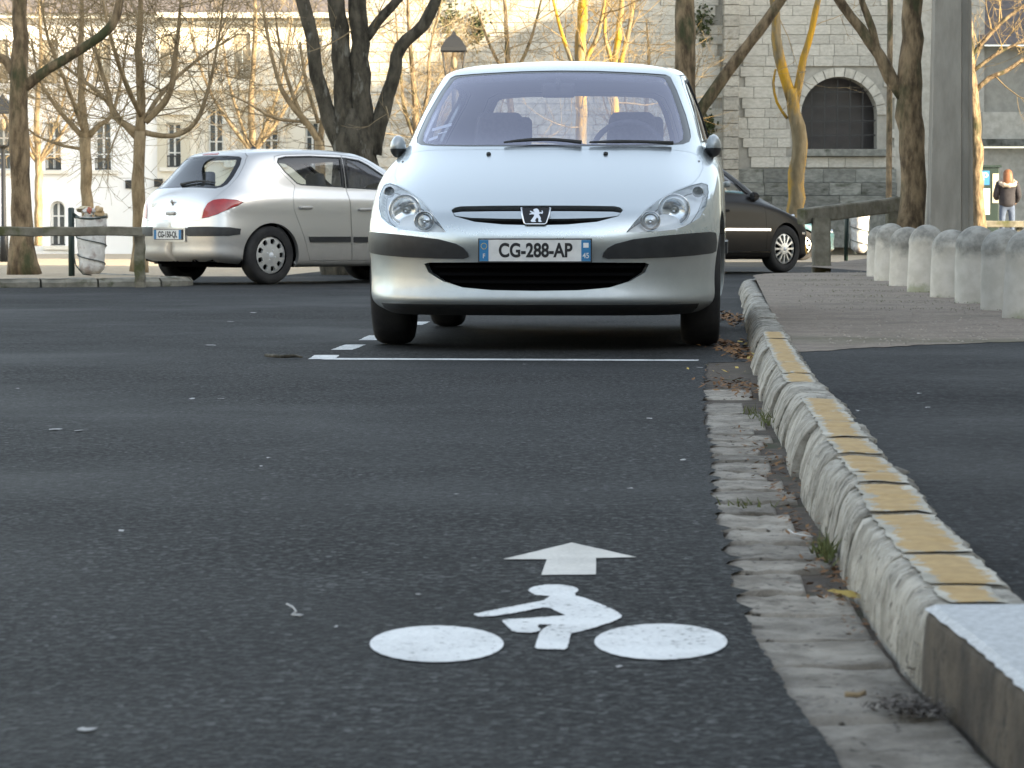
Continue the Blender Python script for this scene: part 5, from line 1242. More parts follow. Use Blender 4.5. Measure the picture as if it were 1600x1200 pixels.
for px, py in ((204, 288), (250, 286)): q = MB(); q.box((hx(px), -.05 if px < 248 else -.28, hz(py)), (.32, .08, .3)); q.build('wall_sign', M_IRON, WH)

# ------------------------------------------------------------------ church: ashlar blocks proud of their joints
DC = 92.0; CH = tag(empty('church', (at(1200, 390, DC).x, DC, -.15)), 'grey limestone church with round-arched barred window and buttress', 'building'); CXo = CH.location.x
def cx(px): return at(px, 390, DC).x-CXo
def cz(py): return at(800, py, DC).z+.15
AW = archp(cx(1250), cx(1369), cz(233), cz(120), 22); AWo = archp(cx(1243), cx(1377), cz(233), cz(109), 22)
facade('wall', CH, rect(cx(560), cx(1400), -.3, cz(-160)), [AW], 0, .8, M_MORTAR)
q = MB(); q.box((cx(1310), 1.4, cz(180)), (3.6, .1, 4)); q.build('window_dark', mat('church_window_glass', (.018, .017, .019), (.035, .03, .033), 2, .35), CH)
bars = MB()
for k in range(1, 6): bars.box((cx(1250+119*k/6), .45, cz(180)), (.04, .04, cz(120)-cz(233)))
for k in range(1, 5): bars.box((cx(1310), .44, cz(233-113*k/5)), (cx(1369)-cx(1250), .04, .04))
bars.build('window_bars', M_IRON, CH)
# arch stones
n = 13; ro, ri = (cx(1377)-cx(1243))/2, (cx(1369)-cx(1250))/2; ac = ((cx(1250)+cx(1369))/2, cz(120)-ri)
for k in range(n):
    a0, a1 = math.pi*k/n+.01, math.pi*(k+1)/n-.01; q = MB()
    q.prism([(ac[0]+r*math.cos(a), ac[1]+r*math.sin(a)) for r, a in ((ri, a0), (ro+.14, a0), (ro+.14, (a0+a1)/2), (ro+.14, a1), (ri, a1), (ri, (a0+a1)/2))], -.07, .5, 'Y'); q.build('arch_stone', M_LIME, CH)
q = MB(); q.box((cx(1310), -.1, cz(239)), (cx(1380)-cx(1236), .4, .22)); q.build('sill', M_STONED, CH)
unit = None
def block(par, x0, x1, z0, z1, y, dep, m):
    global unit
    if unit is None: unit = {}
    if m.name not in unit:
        bm = bmesh.new(); bmesh.ops.create_cube(bm, size=1); bmesh.ops.bevel(bm, geom=[e for e in bm.edges if min(v.co.y for v in e.verts) < -.4], offset=.03, segments=1, affect='EDGES')
        me = bpy.data.meshes.new('stone_block'); bm.to_mesh(me); bm.free(); me.materials.append(m); unit[m.name] = me
    o = bpy.data.objects.new('stone_block', unit[m.name]); o.location = ((x0+x1)/2, y, (z0+z1)/2); o.scale = (x1-x0-.012, dep, z1-z0-.012); return link(o, par)
rb = random.Random(5); ys = [332]; 
pyc = 262.0; rest = MB(); cnt = 0
while pyc > -8:
    h = rb.uniform(14, 18.5); x = 1032+rb.uniform(-20, 0)
    while x < 1392:
        w = rb.uniform(20, 46); x1 = min(x+w, 1398); cxm, czm = (cx(x)+cx(x1))/2, cz(pyc-h/2)
        hit = False
        for sx in (x+1, (x+x1)/2, x1-1):
            for sz in (pyc-1, pyc-h+1):
                X, Z = cx(sx), cz(sz)
                if (abs(X-ac[0]) < ro+.12 and cz(233)-.25 < Z < ac[1]) or (Z >= ac[1] and math.hypot(X-ac[0], Z-ac[1]) < ro+.15): hit = True
        if not hit and not (1126 < (x+x1)/2 < 1152):
            block(CH, cx(x), cx(x1), cz(pyc), cz(pyc-h), -.02+rb.uniform(-.02, .02), .14, M_LIME); cnt += 1
        x = x1
    pyc -= h
# farther, higher and more distant masonry: one joined part
pyc = 330.0
while pyc > -150:
    h = rb.uniform(14, 18.5); x = 565+rb.uniform(-20, 0)
    while x < 1032:
        w = rb.uniform(20, 46); rest.box(((cx(x)+cx(x+w))/2, -.0, (cz(pyc)+cz(pyc-h))/2), (cx(x+w)-cx(x)-.02, .1+rb.uniform(0, .05), cz(pyc-h)-cz(pyc)-.02)); x += w
    pyc -= h
tag(rest.build('end_wall_masonry', M_LIME, CH), kind='stuff')
# dark stepped plinth
for py0, py1, dep in ((332, 306, .7), (306, 286, .5), (286, 264, .28)):
    x = 1036
    while x < 1395:
        w = rb.uniform(40, 75); block(CH, cx(x), cx(min(x+w, 1398)), cz(py0), cz(py1), -dep/2, dep, M_STONED); x += w
q = MB(); q.box((cx(1215), -.3, cz(355)), (cx(1398)-cx(1036), 1.1, cz(332)-cz(395))); q.build('plinth_base', M_STONED, CH)
# buttress of larger blocks
bt = tag(MB().build('buttress', M_STONED, CH)) if False else None
M_BUTT = mat('buttress_stone', (.27, .255, .22), (.38, .36, .31), 5, .92, bumps=.5, bscale=10, bdist=.03, c3=(.17, .16, .135), c3s=1.5, rand=True, vary=.15)
pyc = 300.0
while pyc > -20:
    h = rb.uniform(15, 22); block(CH, cx(1127), cx(1151), cz(pyc), cz(pyc-h), -.35+rb.uniform(-.03, .03), .9, M_BUTT); pyc -= h
# side aisle to the right of the pole
for x0, x1, py0, py1, dep, m in ((1530, 1680, 395, 232, .0, M_LIME), (1530, 1680, 218, 176, .2, M_LIME), (1530, 1680, 176, 72, -.3, M_MORTAR)):
    q = MB(); q.box(((cx(x0)+cx(x1))/2, -dep, (cz(py0)+cz(py1))/2), (cx(x1)-cx(x0), .6, cz(py1)-cz(py0))); q.build('aisle_wall', m, CH)
q = MB(); q.box(((cx(1400)+cx(1530))/2, .2, (cz(395)+cz(-150))/2), (cx(1535)-cx(1396), .6, cz(-150)-cz(395))); q.build('aisle_wall', M_LIME, CH)
q = MB(); q.box(((cx(1525)+cx(1680))/2, -.5, cz(224)), (cx(1680)-cx(1525), .5, .22)); q.build('ledge', M_STONED, CH)
q = MB(); q.add([(cx(1525), -.6, cz(72)), (cx(1690), -.6, cz(72)), (cx(1690), 4, cz(-90)), (cx(1525), 4, cz(-90))], [(0, 1, 2, 3)]); q.build('aisle_roof', M_SLATE, CH)
# ivy patches and slit windows on the church
for px, py, s_ in ((1098, 40, .45), (705, 30, .6), (1105, 197, .25), (745, 45, .4)):
    r = random.Random(int(px)); q = MB(); c = (cx(px), -.12, cz(py))
    for k in range(160):
        p = Vector((c[0]+r.gauss(0, s_*.4), c[1]-abs(r.gauss(0, .08)), c[2]+r.gauss(0, s_*.7))); a, b2 = rvec(r)*.07, rvec(r)*.07; q.add([p-a, p+b2, p+a, p-b2], [(0, 1, 2, 3)])
    tag(q.build('ivy', mat('ivy_leaves', (.028, .04, .012), (.05, .065, .02), 8, .8) if 'ivy_leaves' not in bpy.data.materials else bpy.data.materials['ivy_leaves']), {1098: 'dark ivy clump hanging beside the straight grey trunk', 705: 'tall dark ivy clump on the church wall near the lantern', 1105: 'small dark plant tuft on the church wall by the car mirror', 745: 'low dark ivy clump on the church wall above the car roof'}[px], 'plant', 'ivy on the church'); bpy.context.scene.collection.objects[-1].location = (CXo, DC, -.15)

# ------------------------------------------------------------------ street furniture
def taper_tube(name, parent, pts, rad, m, n=10): return MB().tube(pts, rad, n).build(name, m, parent)
# stone bollards: rounded tops, lichen-grey caps
def bollmat():
    m, t, b = newmat('bollard_stone'); co = coords(t, rand=True); b.inputs['Roughness'].default_value = .9
    base = mix(t, ramp(t, noise(t, co, 10, 6, .6), .3, .7), (.54, .505, .425), (.66, .62, .54))
    tc = N(t, 'ShaderNodeTexCoord'); sp = N(t, 'ShaderNodeSeparateXYZ'); t.links.new(tc.outputs['Object'], sp.inputs[0])
    ma = N(t, 'ShaderNodeMath', operation='MULTIPLY_ADD'); t.links.new(noise(t, co, 7, 5, .65), ma.inputs[0]); ma.inputs[1].default_value = .30; oi = t.nodes.new('ShaderNodeObjectInfo'); rz = N(t, 'ShaderNodeMath', operation='MULTIPLY_ADD'); t.links.new(oi.outputs['Random'], rz.inputs[0]); rz.inputs[1].default_value = .14; t.links.new(sp.outputs[2], rz.inputs[2]); t.links.new(rz.outputs[0], ma.inputs[2])
    cap = ramp(t, ma.outputs[0], .48, .60); col = mix(t, cap, base, mix(t, ramp(t, noise(t, co, 11, 5, .65), .3, .7), (.19, .182, .16), (.40, .385, .34)))
    green = ramp(t, ma.outputs[0], .25, .16); col = mix(t, green, col, (.36, .36, .25))
    t.links.new(col, b.inputs['Base Color']); bump(t, b, noise(t, co, 45, 5, .6), .2, .004); return m
M_BST = bollmat()
BOL = [(14.05, 1608), (15.3, 1570), (16.6, 1527), (17.9, 1485), (19.2, 1447), (21.0, 1416), (22.8, 1391), (24.6, 1377)]
ords = ['stone bollard cut off by the picture edge, first of the row', 'stone bollard with a dark stain running down from its cap', 'pale stone bollard with a grey lichen cap, next to the stained one', 'stone bollard with a square grey patch under its cap', 'cleanest cream stone bollard standing a little taller in the row', 'slim stone bollard with a dark grey dome', 'stone bollard half hidden, last but one towards the fence', 'stone bollard at the fence end of the row']
for i, (d, px) in enumerate(BOL):
    X = (px-800)/F*d; z = pave_z(X, d); rb_ = random.Random(40+i); h = .46+rb_.uniform(-.02, .025); rr = .133
    prof = [(rr*1.03, -.05), (rr*1.02, .02), (rr*1.0, h*.45), (rr*.97, h*.70), (rr*.99, h*.72)]+[(rr*.99*math.cos(a), h*.72+h*.28*math.sin(a)) for a in np.linspace(.12, math.pi/2-.02, 9)]+[(0, h)]
    if i in (4,): prof = [(p*.98, q*1.03) for p, q in prof]
    V = MB().lathe(prof, 28); V.v = [(x+.003*noise1(z_*5+x*9, i), y_+.003*noise1(z_*4+y_*8, i+2), z_) for x, y_, z_ in V.v]
    o = V.build('bollard', M_BST, None, (X, d, z)); o.rotation_euler = (R(rb_.uniform(-1.2, 1.2)), R(rb_.uniform(-1.5, 1.5)), rb_.uniform(0, 6))
    tag(o, ords[i], 'bollard', 'stone bollards along the gravel path')
# wooden fences
def beam(name, p, q, w, h, parent, m=M_WOOD, seed=0):
    p, q = Vector(p), Vector(q); d = (q-p); L_b = d.length; d.normalize(); side = d.cross(Vector((0, 0, 1))).normalized(); up = side.cross(d); r = random.Random(seed); V = []; n = 10
    ring = [(-1, -.8), (-.8, -1), (.8, -1), (1, -.8), (1, .8), (.8, 1), (-.8, 1), (-1, .8)]
    for i in range(n+1):
        c = p+d*L_b*i/n+side*r.uniform(-.006, .006)+up*r.uniform(-.006, .006)
        V += [c+side*(a*w/2*(1+r.uniform(-.03, .03)))+up*(b_*h/2*(1+r.uniform(-.03, .03))) for a, b_ in ring]
    Fs = [(i*8+k, i*8+(k+1) % 8, i*8+8+(k+1) % 8, i*8+8+k) for i in range(n) for k in range(8)]+[tuple(range(7, -1, -1)), tuple(n*8+k for k in range(8))]
    return mobj(name, V, Fs, m, parent)
def post(name, par, x, y, z0, z1, w, seed=0): return beam(name, (x, y, z0), (x+.001, y, z1), w, w, par, seed=seed)
fl = tag(empty('rail_fence', (-4.4, 27.3, 0)), 'low weathered wooden rail fence along the left kerb', 'fence')
def rel(o, p): return (p[0]-o.location.x, p[1]-o.location.y, p[2]-o.location.z)
pL = at(218, 400, 27.4); pA = at(-120, 400, 26.6)
beam('rail', rel(fl, (pA.x, 26.5, .562)), rel(fl, (pL.x+.03, 27.32, .562)), .07, .092, fl, seed=1)
for X, Y in ((pL.x, 27.42), (pA.x+.3, 26.62)): beam('post', rel(fl, (X, Y, .0)), rel(fl, (X, Y+.002, .53)), .10, .10, fl, seed=2)
fr = tag(empty('rail_fence', (3.5, 31, .1)), 'mossy wooden post with a rail rising towards the grey tree', 'fence')
pp = at(1283, 425, 31); zb = pave_z(pp.x, 31)
beam('post', rel(fr, (pp.x, 31, zb-.1)), rel(fr, (pp.x, 31.002, .72)), .20, .20, fr, seed=3)
a_, b_ = at(1252, 338, 30.9), at(1412, 318, 33.0)
beam('rail', rel(fr, a_), rel(fr, b_), .10, .175, fr, seed=4)
b2 = at(1395, 425, 33.2); beam('post', rel(fr, (b2.x, 33.15, .05)), rel(fr, (b2.x, 33.152, b_.z-.06)), .18, .18, fr, seed=5)
fr2 = tag(empty('rail_fence', (9, 52, .2)), 'distant low wooden rail in front of the parking meter', 'fence')
a_, b_ = at(1500, 350, 50), at(1680, 350, 50); beam('rail', rel(fr2, a_), rel(fr2, b_), .1, .12, fr2, seed=6)
for px in (1505, 1592, 1670): q = at(px, 380, 50.1); beam('post', rel(fr2, (q.x, 50.1, .1)), rel(fr2, (q.x, 50.102, a_.z-.03)), .12, .12, fr2, seed=px)
# bag bins
M_BAG = glassmat('clear_bag', (.80, .80, .80), (1, 1, 1), .12, .25)
M_BAGW = mat('milky_plastic_bag', (.55, .55, .53), (.68, .68, .66), 14, .4, bumps=.5, bscale=14, bdist=.03, c3=(.34, .30, .28), c3s=7, c3t=(.5, .65))
def bin_(name, label, X, Y, z, hgt, trash=True, seed=0):
    r = random.Random(seed); root = tag(empty(name, (X, Y, z)), label, 'litter bin', 'bag bins'); 
    taper_tube('bin_post', root, [(0, 0, -.1), (0, 0, hgt), (0, 0, hgt+.01)], [.034, .034, .02], M_IRONG)
    ring = [(.22+.165*math.cos(a), -.02+.165*math.sin(a), hgt-.10+.012*math.cos(a*2)) for a in np.linspace(0, 2*math.pi, 28)]
    MB().tube(ring, .012, 6, cap=False).tube([(0, 0, hgt-.06), (.06, -.01, hgt-.1)], .018, 6).tube([(.0, 0, hgt-.03), (.10, -.05, hgt-.11)], .012, 6).build('bin_ring', M_IRONG, root)
    MB().tube([(.03, -.03, hgt-.08), (.03, -.06, .25), (.06, -.08, .12), (.14, -.1, .03), (.22, -.05, .02)], .007, 5).build('bin_bracket', M_IRONG, root)
    V = []; n, m_ = 26, 12
    for j in range(m_+1):
        t = j/m_; rr = .165*(1-.22*t)*(1 if t < .93 else .6); zz = hgt-.09-(hgt-.12)*t
        for k in range(n): a = 2*math.pi*k/n; w = 1+.06*noise1(k*1.7+j*.8, seed)+.05*noise1(k*.7, j); V.append((.22+rr*w*math.cos(a), -.02+rr*w*math.sin(a), zz))
    Fs = [(j*n+k, j*n+(k+1) % n, j*n+n+(k+1) % n, j*n+n+k) for j in range(m_) for k in range(n)]+[tuple(m_*n+k for k in range(n))]
    mobj('plastic_bag', V, Fs, M_BAGW, root, smooth=True)
    sp = [(.22+(.172-.03*t)*math.cos(t*14), -.02+(.172-.03*t)*math.sin(t*14), hgt-.2-(hgt-.3)*t) for t in np.linspace(0, 1, 70)]
    MB().tube(sp, .006, 5, cap=False).build('bag_hoops', M_IRONG, root)
    if trash:
        cols = [(.40, .13, .09), (.55, .48, .33), (.62, .61, .58), (.50, .36, .2), (.58, .55, .48)]
        for k in range(12):
            bm = bmesh.new(); bmesh.ops.create_icosphere(bm, subdivisions=2, radius=r.uniform(.04, .07)); fx_, fy_, fz_ = r.uniform(.6, 1.3), r.uniform(.6, 1.2), r.uniform(.3, .8)
            for v in bm.verts: v.co *= r.uniform(.55, 1.35); v.co.x *= fx_; v.co.y *= fy_; v.co.z *= fz_
            mm = 'rubbish_%d' % (k % 5); mt = bpy.data.materials.get(mm) or mat(mm, cols[k % 5], rough=.6)
            bmobj('rubbish', bm, mt, root, False, (.22+r.uniform(-.1, .1), -.02+r.uniform(-.1, .1), hgt-.07+r.uniform(-.05, .07)))
        for k in range(5):
            q = MB(); a = r.uniform(0, 6); q.box((.22+.135*math.cos(a), -.02+.15*math.sin(a), hgt-.18-.08*k), (.1, .03, .07), a); 
    return root
q = at(112, 430, 29.3); bin_('bag_bin', 'overfull plastic bag bin on a dark green post behind the rail fence', q.x, 29.3, .075, .735, True, 3)
q = at(1322, 395, 46); bo = bin_('bag_bin', 'empty hanging plastic bag bin behind the mossy wooden post', q.x, 46, .18, .80, False, 5)
# lantern posts
def lantern(label, px, py_top, d, z0):
    top = at(px, py_top, d); root = tag(empty('street_lantern', (top.x, d, z0)), label, 'street lamp', 'old street lanterns'); h = top.z-z0
    MB().tube([(0, 0, 0), (0, 0, .5), (0, 0, .55), (0, 0, h-.95)], [.09, .08, .05, .04], 10).build('post', M_IRON, root)
    b = MB()
    for sx in (-1, 1):
        for sy in (-1, 1): b.tube([(sx*.13, sy*.13, h-.95), (sx*.21, sy*.21, h-.32)], .014, 5)
    b.lathe([(.06, h-1.0), (.2, h-.95), (.2, h-.93)], 4, 'Z', sm=False, a0=math.pi/4, a1=2*math.pi+math.pi/4); b.build('lantern_frame', M_IRON, root)
    b = MB(); b.lathe([(.34, h-.33), (.32, h-.26), (.18, h-.1), (.07, h-.04), (.05, h), (0, h+.05)], 4, 'Z', sm=False, a0=math.pi/4, a1=2*math.pi+math.pi/4); b.build('lantern_roof', M_IRON, root)
    b = MB(); b.lathe([(.18, h-.94), (.29, h-.33)], 4, 'Z', sm=False, a0=math.pi/4, a1=2*math.pi+math.pi/4); b.build('lantern_pane', glassmat('lantern_glass', (.86, .82, .76), (1, 1, 1), .1, .1) if 'lantern_glass' not in bpy.data.materials else bpy.data.materials['lantern_glass'], root)
    b = MB(); b.lathe([(0, h-.66), (.05, h-.62), (.06, h-.52), (.03, h-.44), (0, h-.43)], 10); b.build('lamp_bulb', M_SHUTD, root)
lantern('old street lantern showing above the silver car windscreen pillar', 709, 52, 50, 0); lantern('old street lantern beside the slim mottled tree', 4, 150, 52, 0)
# thin pole and concrete pole
q = at(1388, 400, 40); r_ = tag(empty('metal_pole', (q.x, 40, .15)), 'thin grey-brown pole beside the grey tree fork', 'pole'); MB().tube([(0, 0, -.1), (0, 0, .3), (0, 0, .32), (0, 0, 6)], [.06, .06, .045, .04], 10).build('shaft', M_BARK, r_); MB().box((0, 0, .02), (.2, .2, .04)).build('foot_plate', M_IRON, r_)
q = at(1483, 400, 31.5); cp = tag(empty('concrete_pole', (q.x, 31.5, .12)), 'thick tapered concrete pole with recessed side standing behind the bollards', 'pole')
V = []; 
for z, w in ((-.1, .25), (1.2, .232), (3.0, .205), (7, .16)):
    k = w*.62; V += [(-w, -k, z), (w*.45, -k, z), (w*.55, -k*.55, z), (w*.86, -k*.55, z), (w, -k, z), (w*1.05, -k*.9, z), (w*1.05, k, z), (-w, k, z)]
mobj('shaft', V, [(i*8+k, i*8+(k+1) % 8, i*8+8+(k+1) % 8, i*8+8+k) for i in range(3) for k in range(8)]+[tuple(24+k for k in range(8))], M_CONC, cp)
MB().box((0, .0, .0), (.75, .6, .1)).build('footing', M_KERBG, cp)
# parking meter
q = at(1543, 385, 58); pm = tag(empty('parking_meter', (q.x, 58, .2)), 'dark green parking ticket machine with blue P panel', 'parking meter')
bmobj('cabinet', rounded_box((.42, .32, 1.72), .03), M_IRONG, pm, False, (0, 0, .88))
MB().box((-.095, -.165, 1.52), (.19, .012, .30)).build('p_panel', mat('sign_blue', (.05, .20, .42), rough=.4), pm); text_mesh('P', .26, 'p_letter', M_PAPER, pm, (-.095, -.174, 1.53), (R(90), 0, 0), .002)
MB().box((-.09, -.166, 1.02), (.2, .012, .55)).build('tariff_panel', M_PAPER, pm); MB().box((.13, -.166, 1.3), (.13, .012, .62)).build('display_panel', mat('meter_panel_cream', (.55, .50, .38), rough=.5), pm); MB().box((0, 0, 1.765), (.5, .38, .05)).build('meter_roof', M_IRONG, pm)
# woman at the meter, seen from behind
wq = at(1573, 385, 57); wo = tag(empty('person', (wq.x, 57, .2)), 'person with long auburn hair in dark fur-hooded coat and blue jeans at the meter', 'person')
def skinned(name, verts, edges, rad, m, parent, sub=2):
    me = bpy.data.meshes.new(name); me.from_pydata(verts, edges, []); ob = bpy.data.objects.new(name, me); COL.objects.link(ob)
    sk = ob.modifiers.new('s', 'SKIN'); 
    for i, sv in enumerate(me.skin_vertices[0].data): sv.radius = (rad[i] if isinstance(rad[i], tuple) else (rad[i], rad[i])); sv.use_root = (i == 0)
    ob.modifiers.new('u', 'SUBSURF').levels = sub
    nm = bpy.data.meshes.new_from_object(ob.evaluated_get(bpy.context.evaluated_depsgraph_get())); bpy.data.objects.remove(ob); nm.name = name
    nm.materials.clear()
    for mm in (m if isinstance(m, list) else [m]): nm.materials.append(mm)
    nm.polygons.foreach_set('use_smooth', [True]*len(nm.polygons)); o = bpy.data.objects.new(name, nm); return link(o, parent)
M_SKIN = mat('skin', (.50, .31, .23), rough=.6); M_JEANS = mat('blue_jeans', (.06, .085, .14), (.09, .12, .18), 20, .9); M_COAT = mat('dark_coat', (.016, .015, .02), (.028, .026, .032), 12, .85); M_HAIR = mat('auburn_hair', (.12, .045, .016), (.20, .08, .03), 14, .6, stretch=(6, 6, .6)); M_FUR = mat('fur_trim', (.42, .35, .28), (.6, .52, .44), 40, .95, bumps=1, bscale=60, bdist=.03); M_SHOE = mat('shoe_dark', (.03, .025, .02), rough=.6)
bv = [(0, 0, .92), (0, .0, 1.10), (0, .0, 1.28), (0, 0, 1.40), (0, .01, 1.46), (0, .02, 1.53), (0, .03, 1.62),
      (.10, 0, .88), (.105, .01, .50), (.11, -.02, .09), (.115, .10, .04), (-.10, 0, .88), (-.10, -.01, .50), (-.11, -.03, .09), (-.115, .09, .04),
      (.17, 0, 1.37), (.235, .0, 1.13), (.20, .17, .98), (.19, .24, .97), (-.17, 0, 1.37), (-.23, .02, 1.12), (-.17, .22, 1.08), (-.155, .29, 1.09)]
be = [(0, 1), (1, 2), (2, 3), (3, 4), (4, 5), (5, 6), (0, 7), (7, 8), (8, 9), (9, 10), (0, 11), (11, 12), (12, 13), (13, 14), (3, 15), (15, 16), (16, 17), (17, 18), (3, 19), (19, 20), (20, 21), (21, 22)]
br = [.14, .125, .135, .10, .055, .075, .085, .085, .058, .045, .042, .085, .058, .045, .042, .055, .045, .034, .03, .055, .045, .034, .03]
bo_ = skinned('body', bv, be, br, [M_JEANS, M_SKIN, M_SHOE], wo)
for p in bo_.data.polygons: p.material_index = 2 if p.center.z < .085 else (0 if p.center.z < 1.0 and abs(p.center.x) < .19 and p.center.y < .15 else 1)
co_v = [(0, 0, .86), (0, 0, 1.05), (0, 0, 1.25), (0, 0, 1.39), (.18, 0, 1.375), (.245, .0, 1.13), (.205, .16, .99), (-.18, 0, 1.375), (-.24, .02, 1.12), (-.175, .21, 1.07)]
skinned('coat', co_v, [(0, 1), (1, 2), (2, 3), (3, 4), (4, 5), (5, 6), (3, 7), (7, 8), (8, 9)], [(.205, .17), (.18, .15), (.18, .15), (.14, .12), .085, .07, .055, .085, .07, .055], M_COAT, wo)
hv = [(0, .02, 1.66), (0, -.03, 1.60), (0, -.075, 1.50), (0, -.10, 1.40), (0, -.105, 1.31)]
skinned('hair', hv, [(0, 1), (1, 2), (2, 3), (3, 4)], [(.085, .085), (.108, .105), (.115, .085), (.11, .06), (.07, .03)], M_HAIR, wo)
MB().tube([(.16*math.sin(a), -.02-.15*math.cos(a), 1.40-.06*math.cos(a)) for a in np.linspace(-2.2, 2.2, 18)], [.045+.012*math.sin(k*2.3) for k in range(18)], 8).build('fur_collar', M_FUR, wo)
for sx, base, dy in ((1, (.19, .25, .965), 1), (-1, (-.155, .30, 1.09), 1)):
    fb = MB(); 
    for k, (ln, of) in enumerate(((.055, -.026), (.065, -.009), (.06, .009), (.048, .026))): fb.tube([(base[0]+of, base[1]-.01, base[2]), (base[0]+of, base[1]+ln*.6, base[2]+.004), (base[0]+of, base[1]+ln, base[2]-.012)], [.0095, .0085, .007], 6)
    fb.tube([(base[0]-sx*.03, base[1]-.03, base[2]), (base[0]-sx*.05, base[1]+.012, base[2]+.006), (base[0]-sx*.045, base[1]+.035, base[2])], [.011, .0095, .008], 6); fb.build('fingers', M_SKIN, wo)
# far car under the rail, teal
car4 = car_copy('small_car', skip | {'badge', 'bumper_strip'}, M_SILVER, M_TEAL, (6.55, 56.0, .0), R(100), .98)
tag(car4, 'dark teal parked car half hidden behind the bag bin and wooden rail', 'car', 'parked cars')

# ------------------------------------------------------------------ litter, leaves, weeds
def flatbit(name, px, py, w, l, m, z=.005, seed=0, label=None, cat=None, group=None, lvl=0.0):
    r = random.Random(seed); p = gnd(px, py, lvl); n = 7; V = []
    for k in range(n):
        a = 2*math.pi*k/n; q = r.uniform(.6, 1.1); V.append((w/2*q*math.cos(a), l/2*q*math.sin(a), z-.003+r.uniform(0, .002)))
    V.append((0, 0, z-.001)); o = mobj(name, V, [(k, (k+1) % n, n) for k in range(n)], m, None, loc=(p.x, p.y, lvl)); o.rotation_euler.z = r.uniform(-.6, .6)
    if label: tag(o, label, cat, group)
    return o
M_SCRAP = mat('paper_scrap', (.42, .42, .41), rough=.8); M_SCRAPG = mat('grey_gum', (.24, .24, .235), rough=.9)
SCR = [(713, 774, .014, .03), (190, 831, .016, .05), (135, 1143, .024, .035), (653, 931, .012, .035), (467, 963, .02, .02), (300, 624, .022, .08), (345, 624, .03, .06), (85, 672, .045, .12), (125, 674, .03, .09), (27, 608, .02, .08), (420, 717, .01, .04), (408, 730, .012, .05), (820, 570, .02, .08), (1067, 720, .02, .05), (985, 765, .02, .03), (360, 503, .04, .15), (395, 489, .05, .2), (1015, 655, .016, .06), (1093, 575, .03, .1), (525, 982, .008, .02), (968, 1045, .01, .02), (330, 540, .06, .22)]
SCL = {2: 'largest white paper scrap, lying alone on the near asphalt', 4: 'white scrap touching the pale curled stalk', 12: 'white scrap lying just short of the bay end line', 18: 'white scrap beside the right end of the bay line', 20: 'tiny scrap just below the gap between the painted wheels'}
for i, (x, y, w, l) in enumerate(SCR): flatbit('paper_scrap', x, y, w, l*.55, M_SCRAP if i % 3 else M_SCRAPG, seed=i, label=SCL.get(i, 'small pale paper scrap lying flat on the asphalt road'), cat='litter', group='paper scraps on the road')
for i, (x, y) in enumerate(((1450, 637), (1436, 615), (1340, 642))): flatbit('paper_scrap', x, y, .014, .03, M_SCRAP, .003, 60+i, 'tiny pale scrap on the asphalt pavement behind the kerb', 'litter', 'scraps on the pavement', KERB_H-.006)
def twig(px, pts, m, label, r=.003, lvl=.005):
    P = [gnd(x, y, lvl) for x, y in pts]; o0 = P[0].copy(); MBt = MB(); MBt.tube([p-o0+Vector((0, 0, r)) for p in P], [r]*(len(P)-1)+[r*.5], 5); o = MBt.build('twig', m, None, tuple(o0)); tag(o, label, 'twig'); return o
twig(0, [(448, 945), (458, 950), (463, 957), (456, 962), (470, 964)], M_SCRAP, 'pale curled stalk on the asphalt left of the cyclist', .0014)
twig(0, [(415, 558), (440, 560), (462, 559), (472, 561)], M_BARKD, 'dark twig lying by the corner of the parking bay', .008)
twig(0, [(1232, 829), (1240, 835), (1255, 838), (1270, 840)], M_SCRAP, 'pale bent stalk lying across the gutter stones', .0016, .02)
tw = twig(0, [(1320, 1090), (1328, 1090), (1340, 1091), (1350, 1088), (1350, 1084)], M_BARKP, 'curled pale cigarette-like stalk on the near gutter slab', .0035, .018)
# leaf litter in the gutter and round the tyres
def leafpile(name, label, spots, m, seed, kind='stuff'):
    r = random.Random(seed); b = MB()
    for (px, py, sx, sy, n, sz) in spots:
        c = gnd(px, py, .0)
        for k in range(n):
            p = Vector((c.x+r.gauss(0, sx), c.y+r.gauss(0, sy), .002+abs(r.gauss(0, .007)))); a = r.uniform(0, 6.28); L_f = sz*r.uniform(.5, 1.2); w_ = L_f*r.uniform(.25, .5)
            u = Vector((math.cos(a), math.sin(a), r.uniform(-.4, .5))); v = Vector((-math.sin(a), math.cos(a), r.uniform(-.5, .5))); b.add([p-u*L_f/2, p+v*w_/2, p+u*L_f/2, p-v*w_/2], [(0, 1, 2), (0, 2, 3)])
    return tag(b.build(name, m), label, 'leaves', None, kind)
GX = [(1150, 500, .06, .9, 240, .05), (1148, 545, .06, .5, 200, .045), (1165, 560, .05, .25, 80, .045), (1150, 605, .05, .35, 170, .03), (1200, 715, .02, .5, 120, .02), (1225, 775, .015, .3, 90, .018), (1250, 830, .012, .2, 70, .016), (1290, 900, .015, .12, 60, .016), (1310, 940, .015, .08, 60, .014), (1345, 985, .012, .08, 30, .012)]
leafpile('leaf_litter', 'brown dead leaves gathered in the gutter along the kerb', GX, M_LEAF, 3)
leafpile('leaf_litter', 'a few yellow leaves among the gutter litter', [(1172, 540, .03, .3, 10, .09), (1175, 560, .03, .2, 14, .06), (1325, 930, .012, .05, 4, .05), (1120, 580, .05, .2, 8, .03)], M_LEAFY, 4)
M_DEB = mat('grey_debris', (.05, .042, .036), (.16, .145, .13), 60, .95)
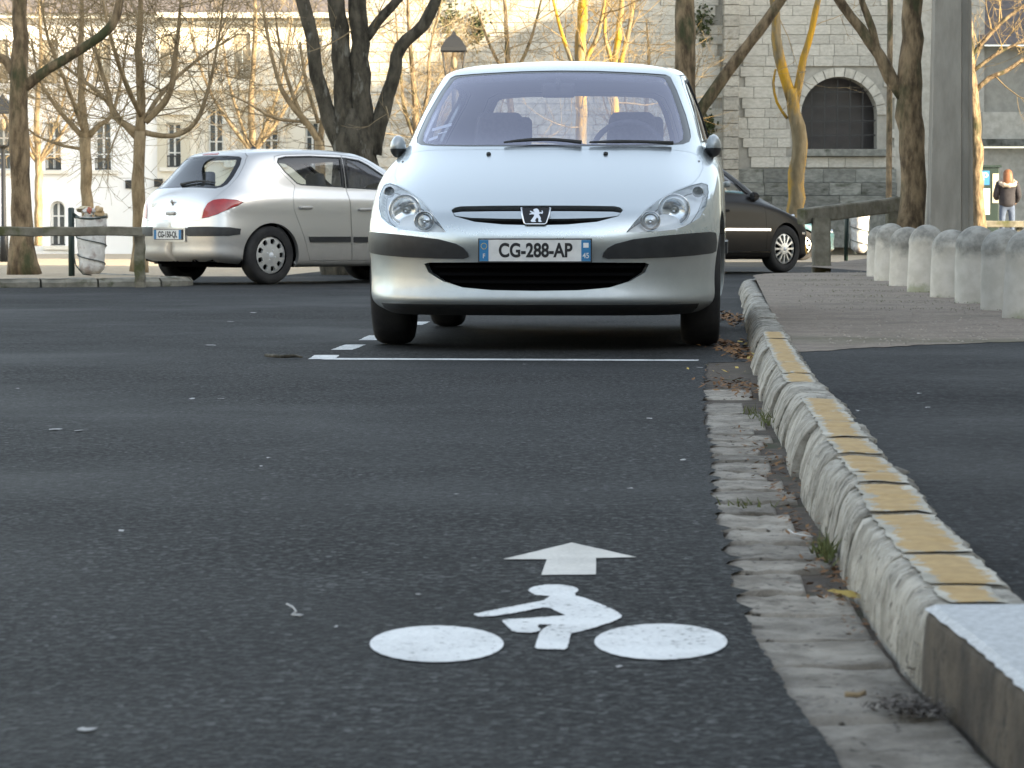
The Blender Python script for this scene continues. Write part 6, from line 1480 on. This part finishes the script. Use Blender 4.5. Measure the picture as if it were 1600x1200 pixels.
leafpile('debris', 'clump of grey-brown street debris on the near gutter slab by the kerb', [(1410, 1110, .016, .018, 200, .011), (1440, 1117, .018, .012, 240, .012), (1375, 1108, .02, .006, 60, .010), (1425, 1058, .006, .04, 20, .01)], M_DEB, 8)
def blades(name, label, spots, seed):
    r = random.Random(seed); b = MB()
    for (p, sx, sy, n, h) in spots:
        for k in range(n):
            q = Vector((p.x+r.gauss(0, sx), p.y+r.gauss(0, sy), p.z)); d = Vector((r.gauss(0, .5), r.gauss(0, .5), 1)).normalized()*h*r.uniform(.5, 1.2); s_ = Vector((r.gauss(0, 1), r.gauss(0, 1), 0)).normalized()*.0025
            b.add([q-s_, q+s_, q+d], [(0, 1, 2)])
    return tag(b.build(name, M_GRASS), label, 'grass', None, 'stuff')
blades('weeds', 'small green weeds sprouting between gutter and kerb', [(gnd(1290, 868, .005), .008, .05, 90, .04), (gnd(1172, 790, .01), .02, .03, 30, .02), (gnd(1190, 655, .01), .02, .2, 60, .03)], 5)
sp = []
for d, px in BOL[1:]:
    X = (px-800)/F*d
    for k in range(5): sp.append((Vector((X-.12-.2*k, d+.02*k, pave_z(X, d)+.003)), .16, .22, 40-6*k, .010))  # blades trail left of each bollard: moss plus its soft shadow, drawn dark
blades('moss_shadow_streaks', 'low mossy grass growing at the foot of the stone bollards', sp, 6)
# pebbles on the gravel path
r = random.Random(9); b = MB()
for k in range(1500):
    y_ = 10.5+16*r.random()**1.5; x_ = foot_x(min(y_, 26))+.3+r.random()*(.19*y_-foot_x(min(y_, 26))+.6)
    if inside(gv, [(x_, y_)])[0]:
        s_ = r.uniform(.004, .010); z_ = pave_z(x_, y_)+.006; c = [(x_-s_, y_, z_), (x_, y_-s_, z_), (x_+s_, y_, z_), (x_, y_+s_, z_), (x_, y_, z_+s_*.7)]; b.add(c, [(0, 1, 4), (1, 2, 4), (2, 3, 4), (3, 0, 4)])
tag(b.build('pebbles', mat('pebble', (.20, .17, .14), (.36, .32, .27), 50, .9)), 'scattered small pebbles on the gravel path', 'gravel', None, 'stuff')
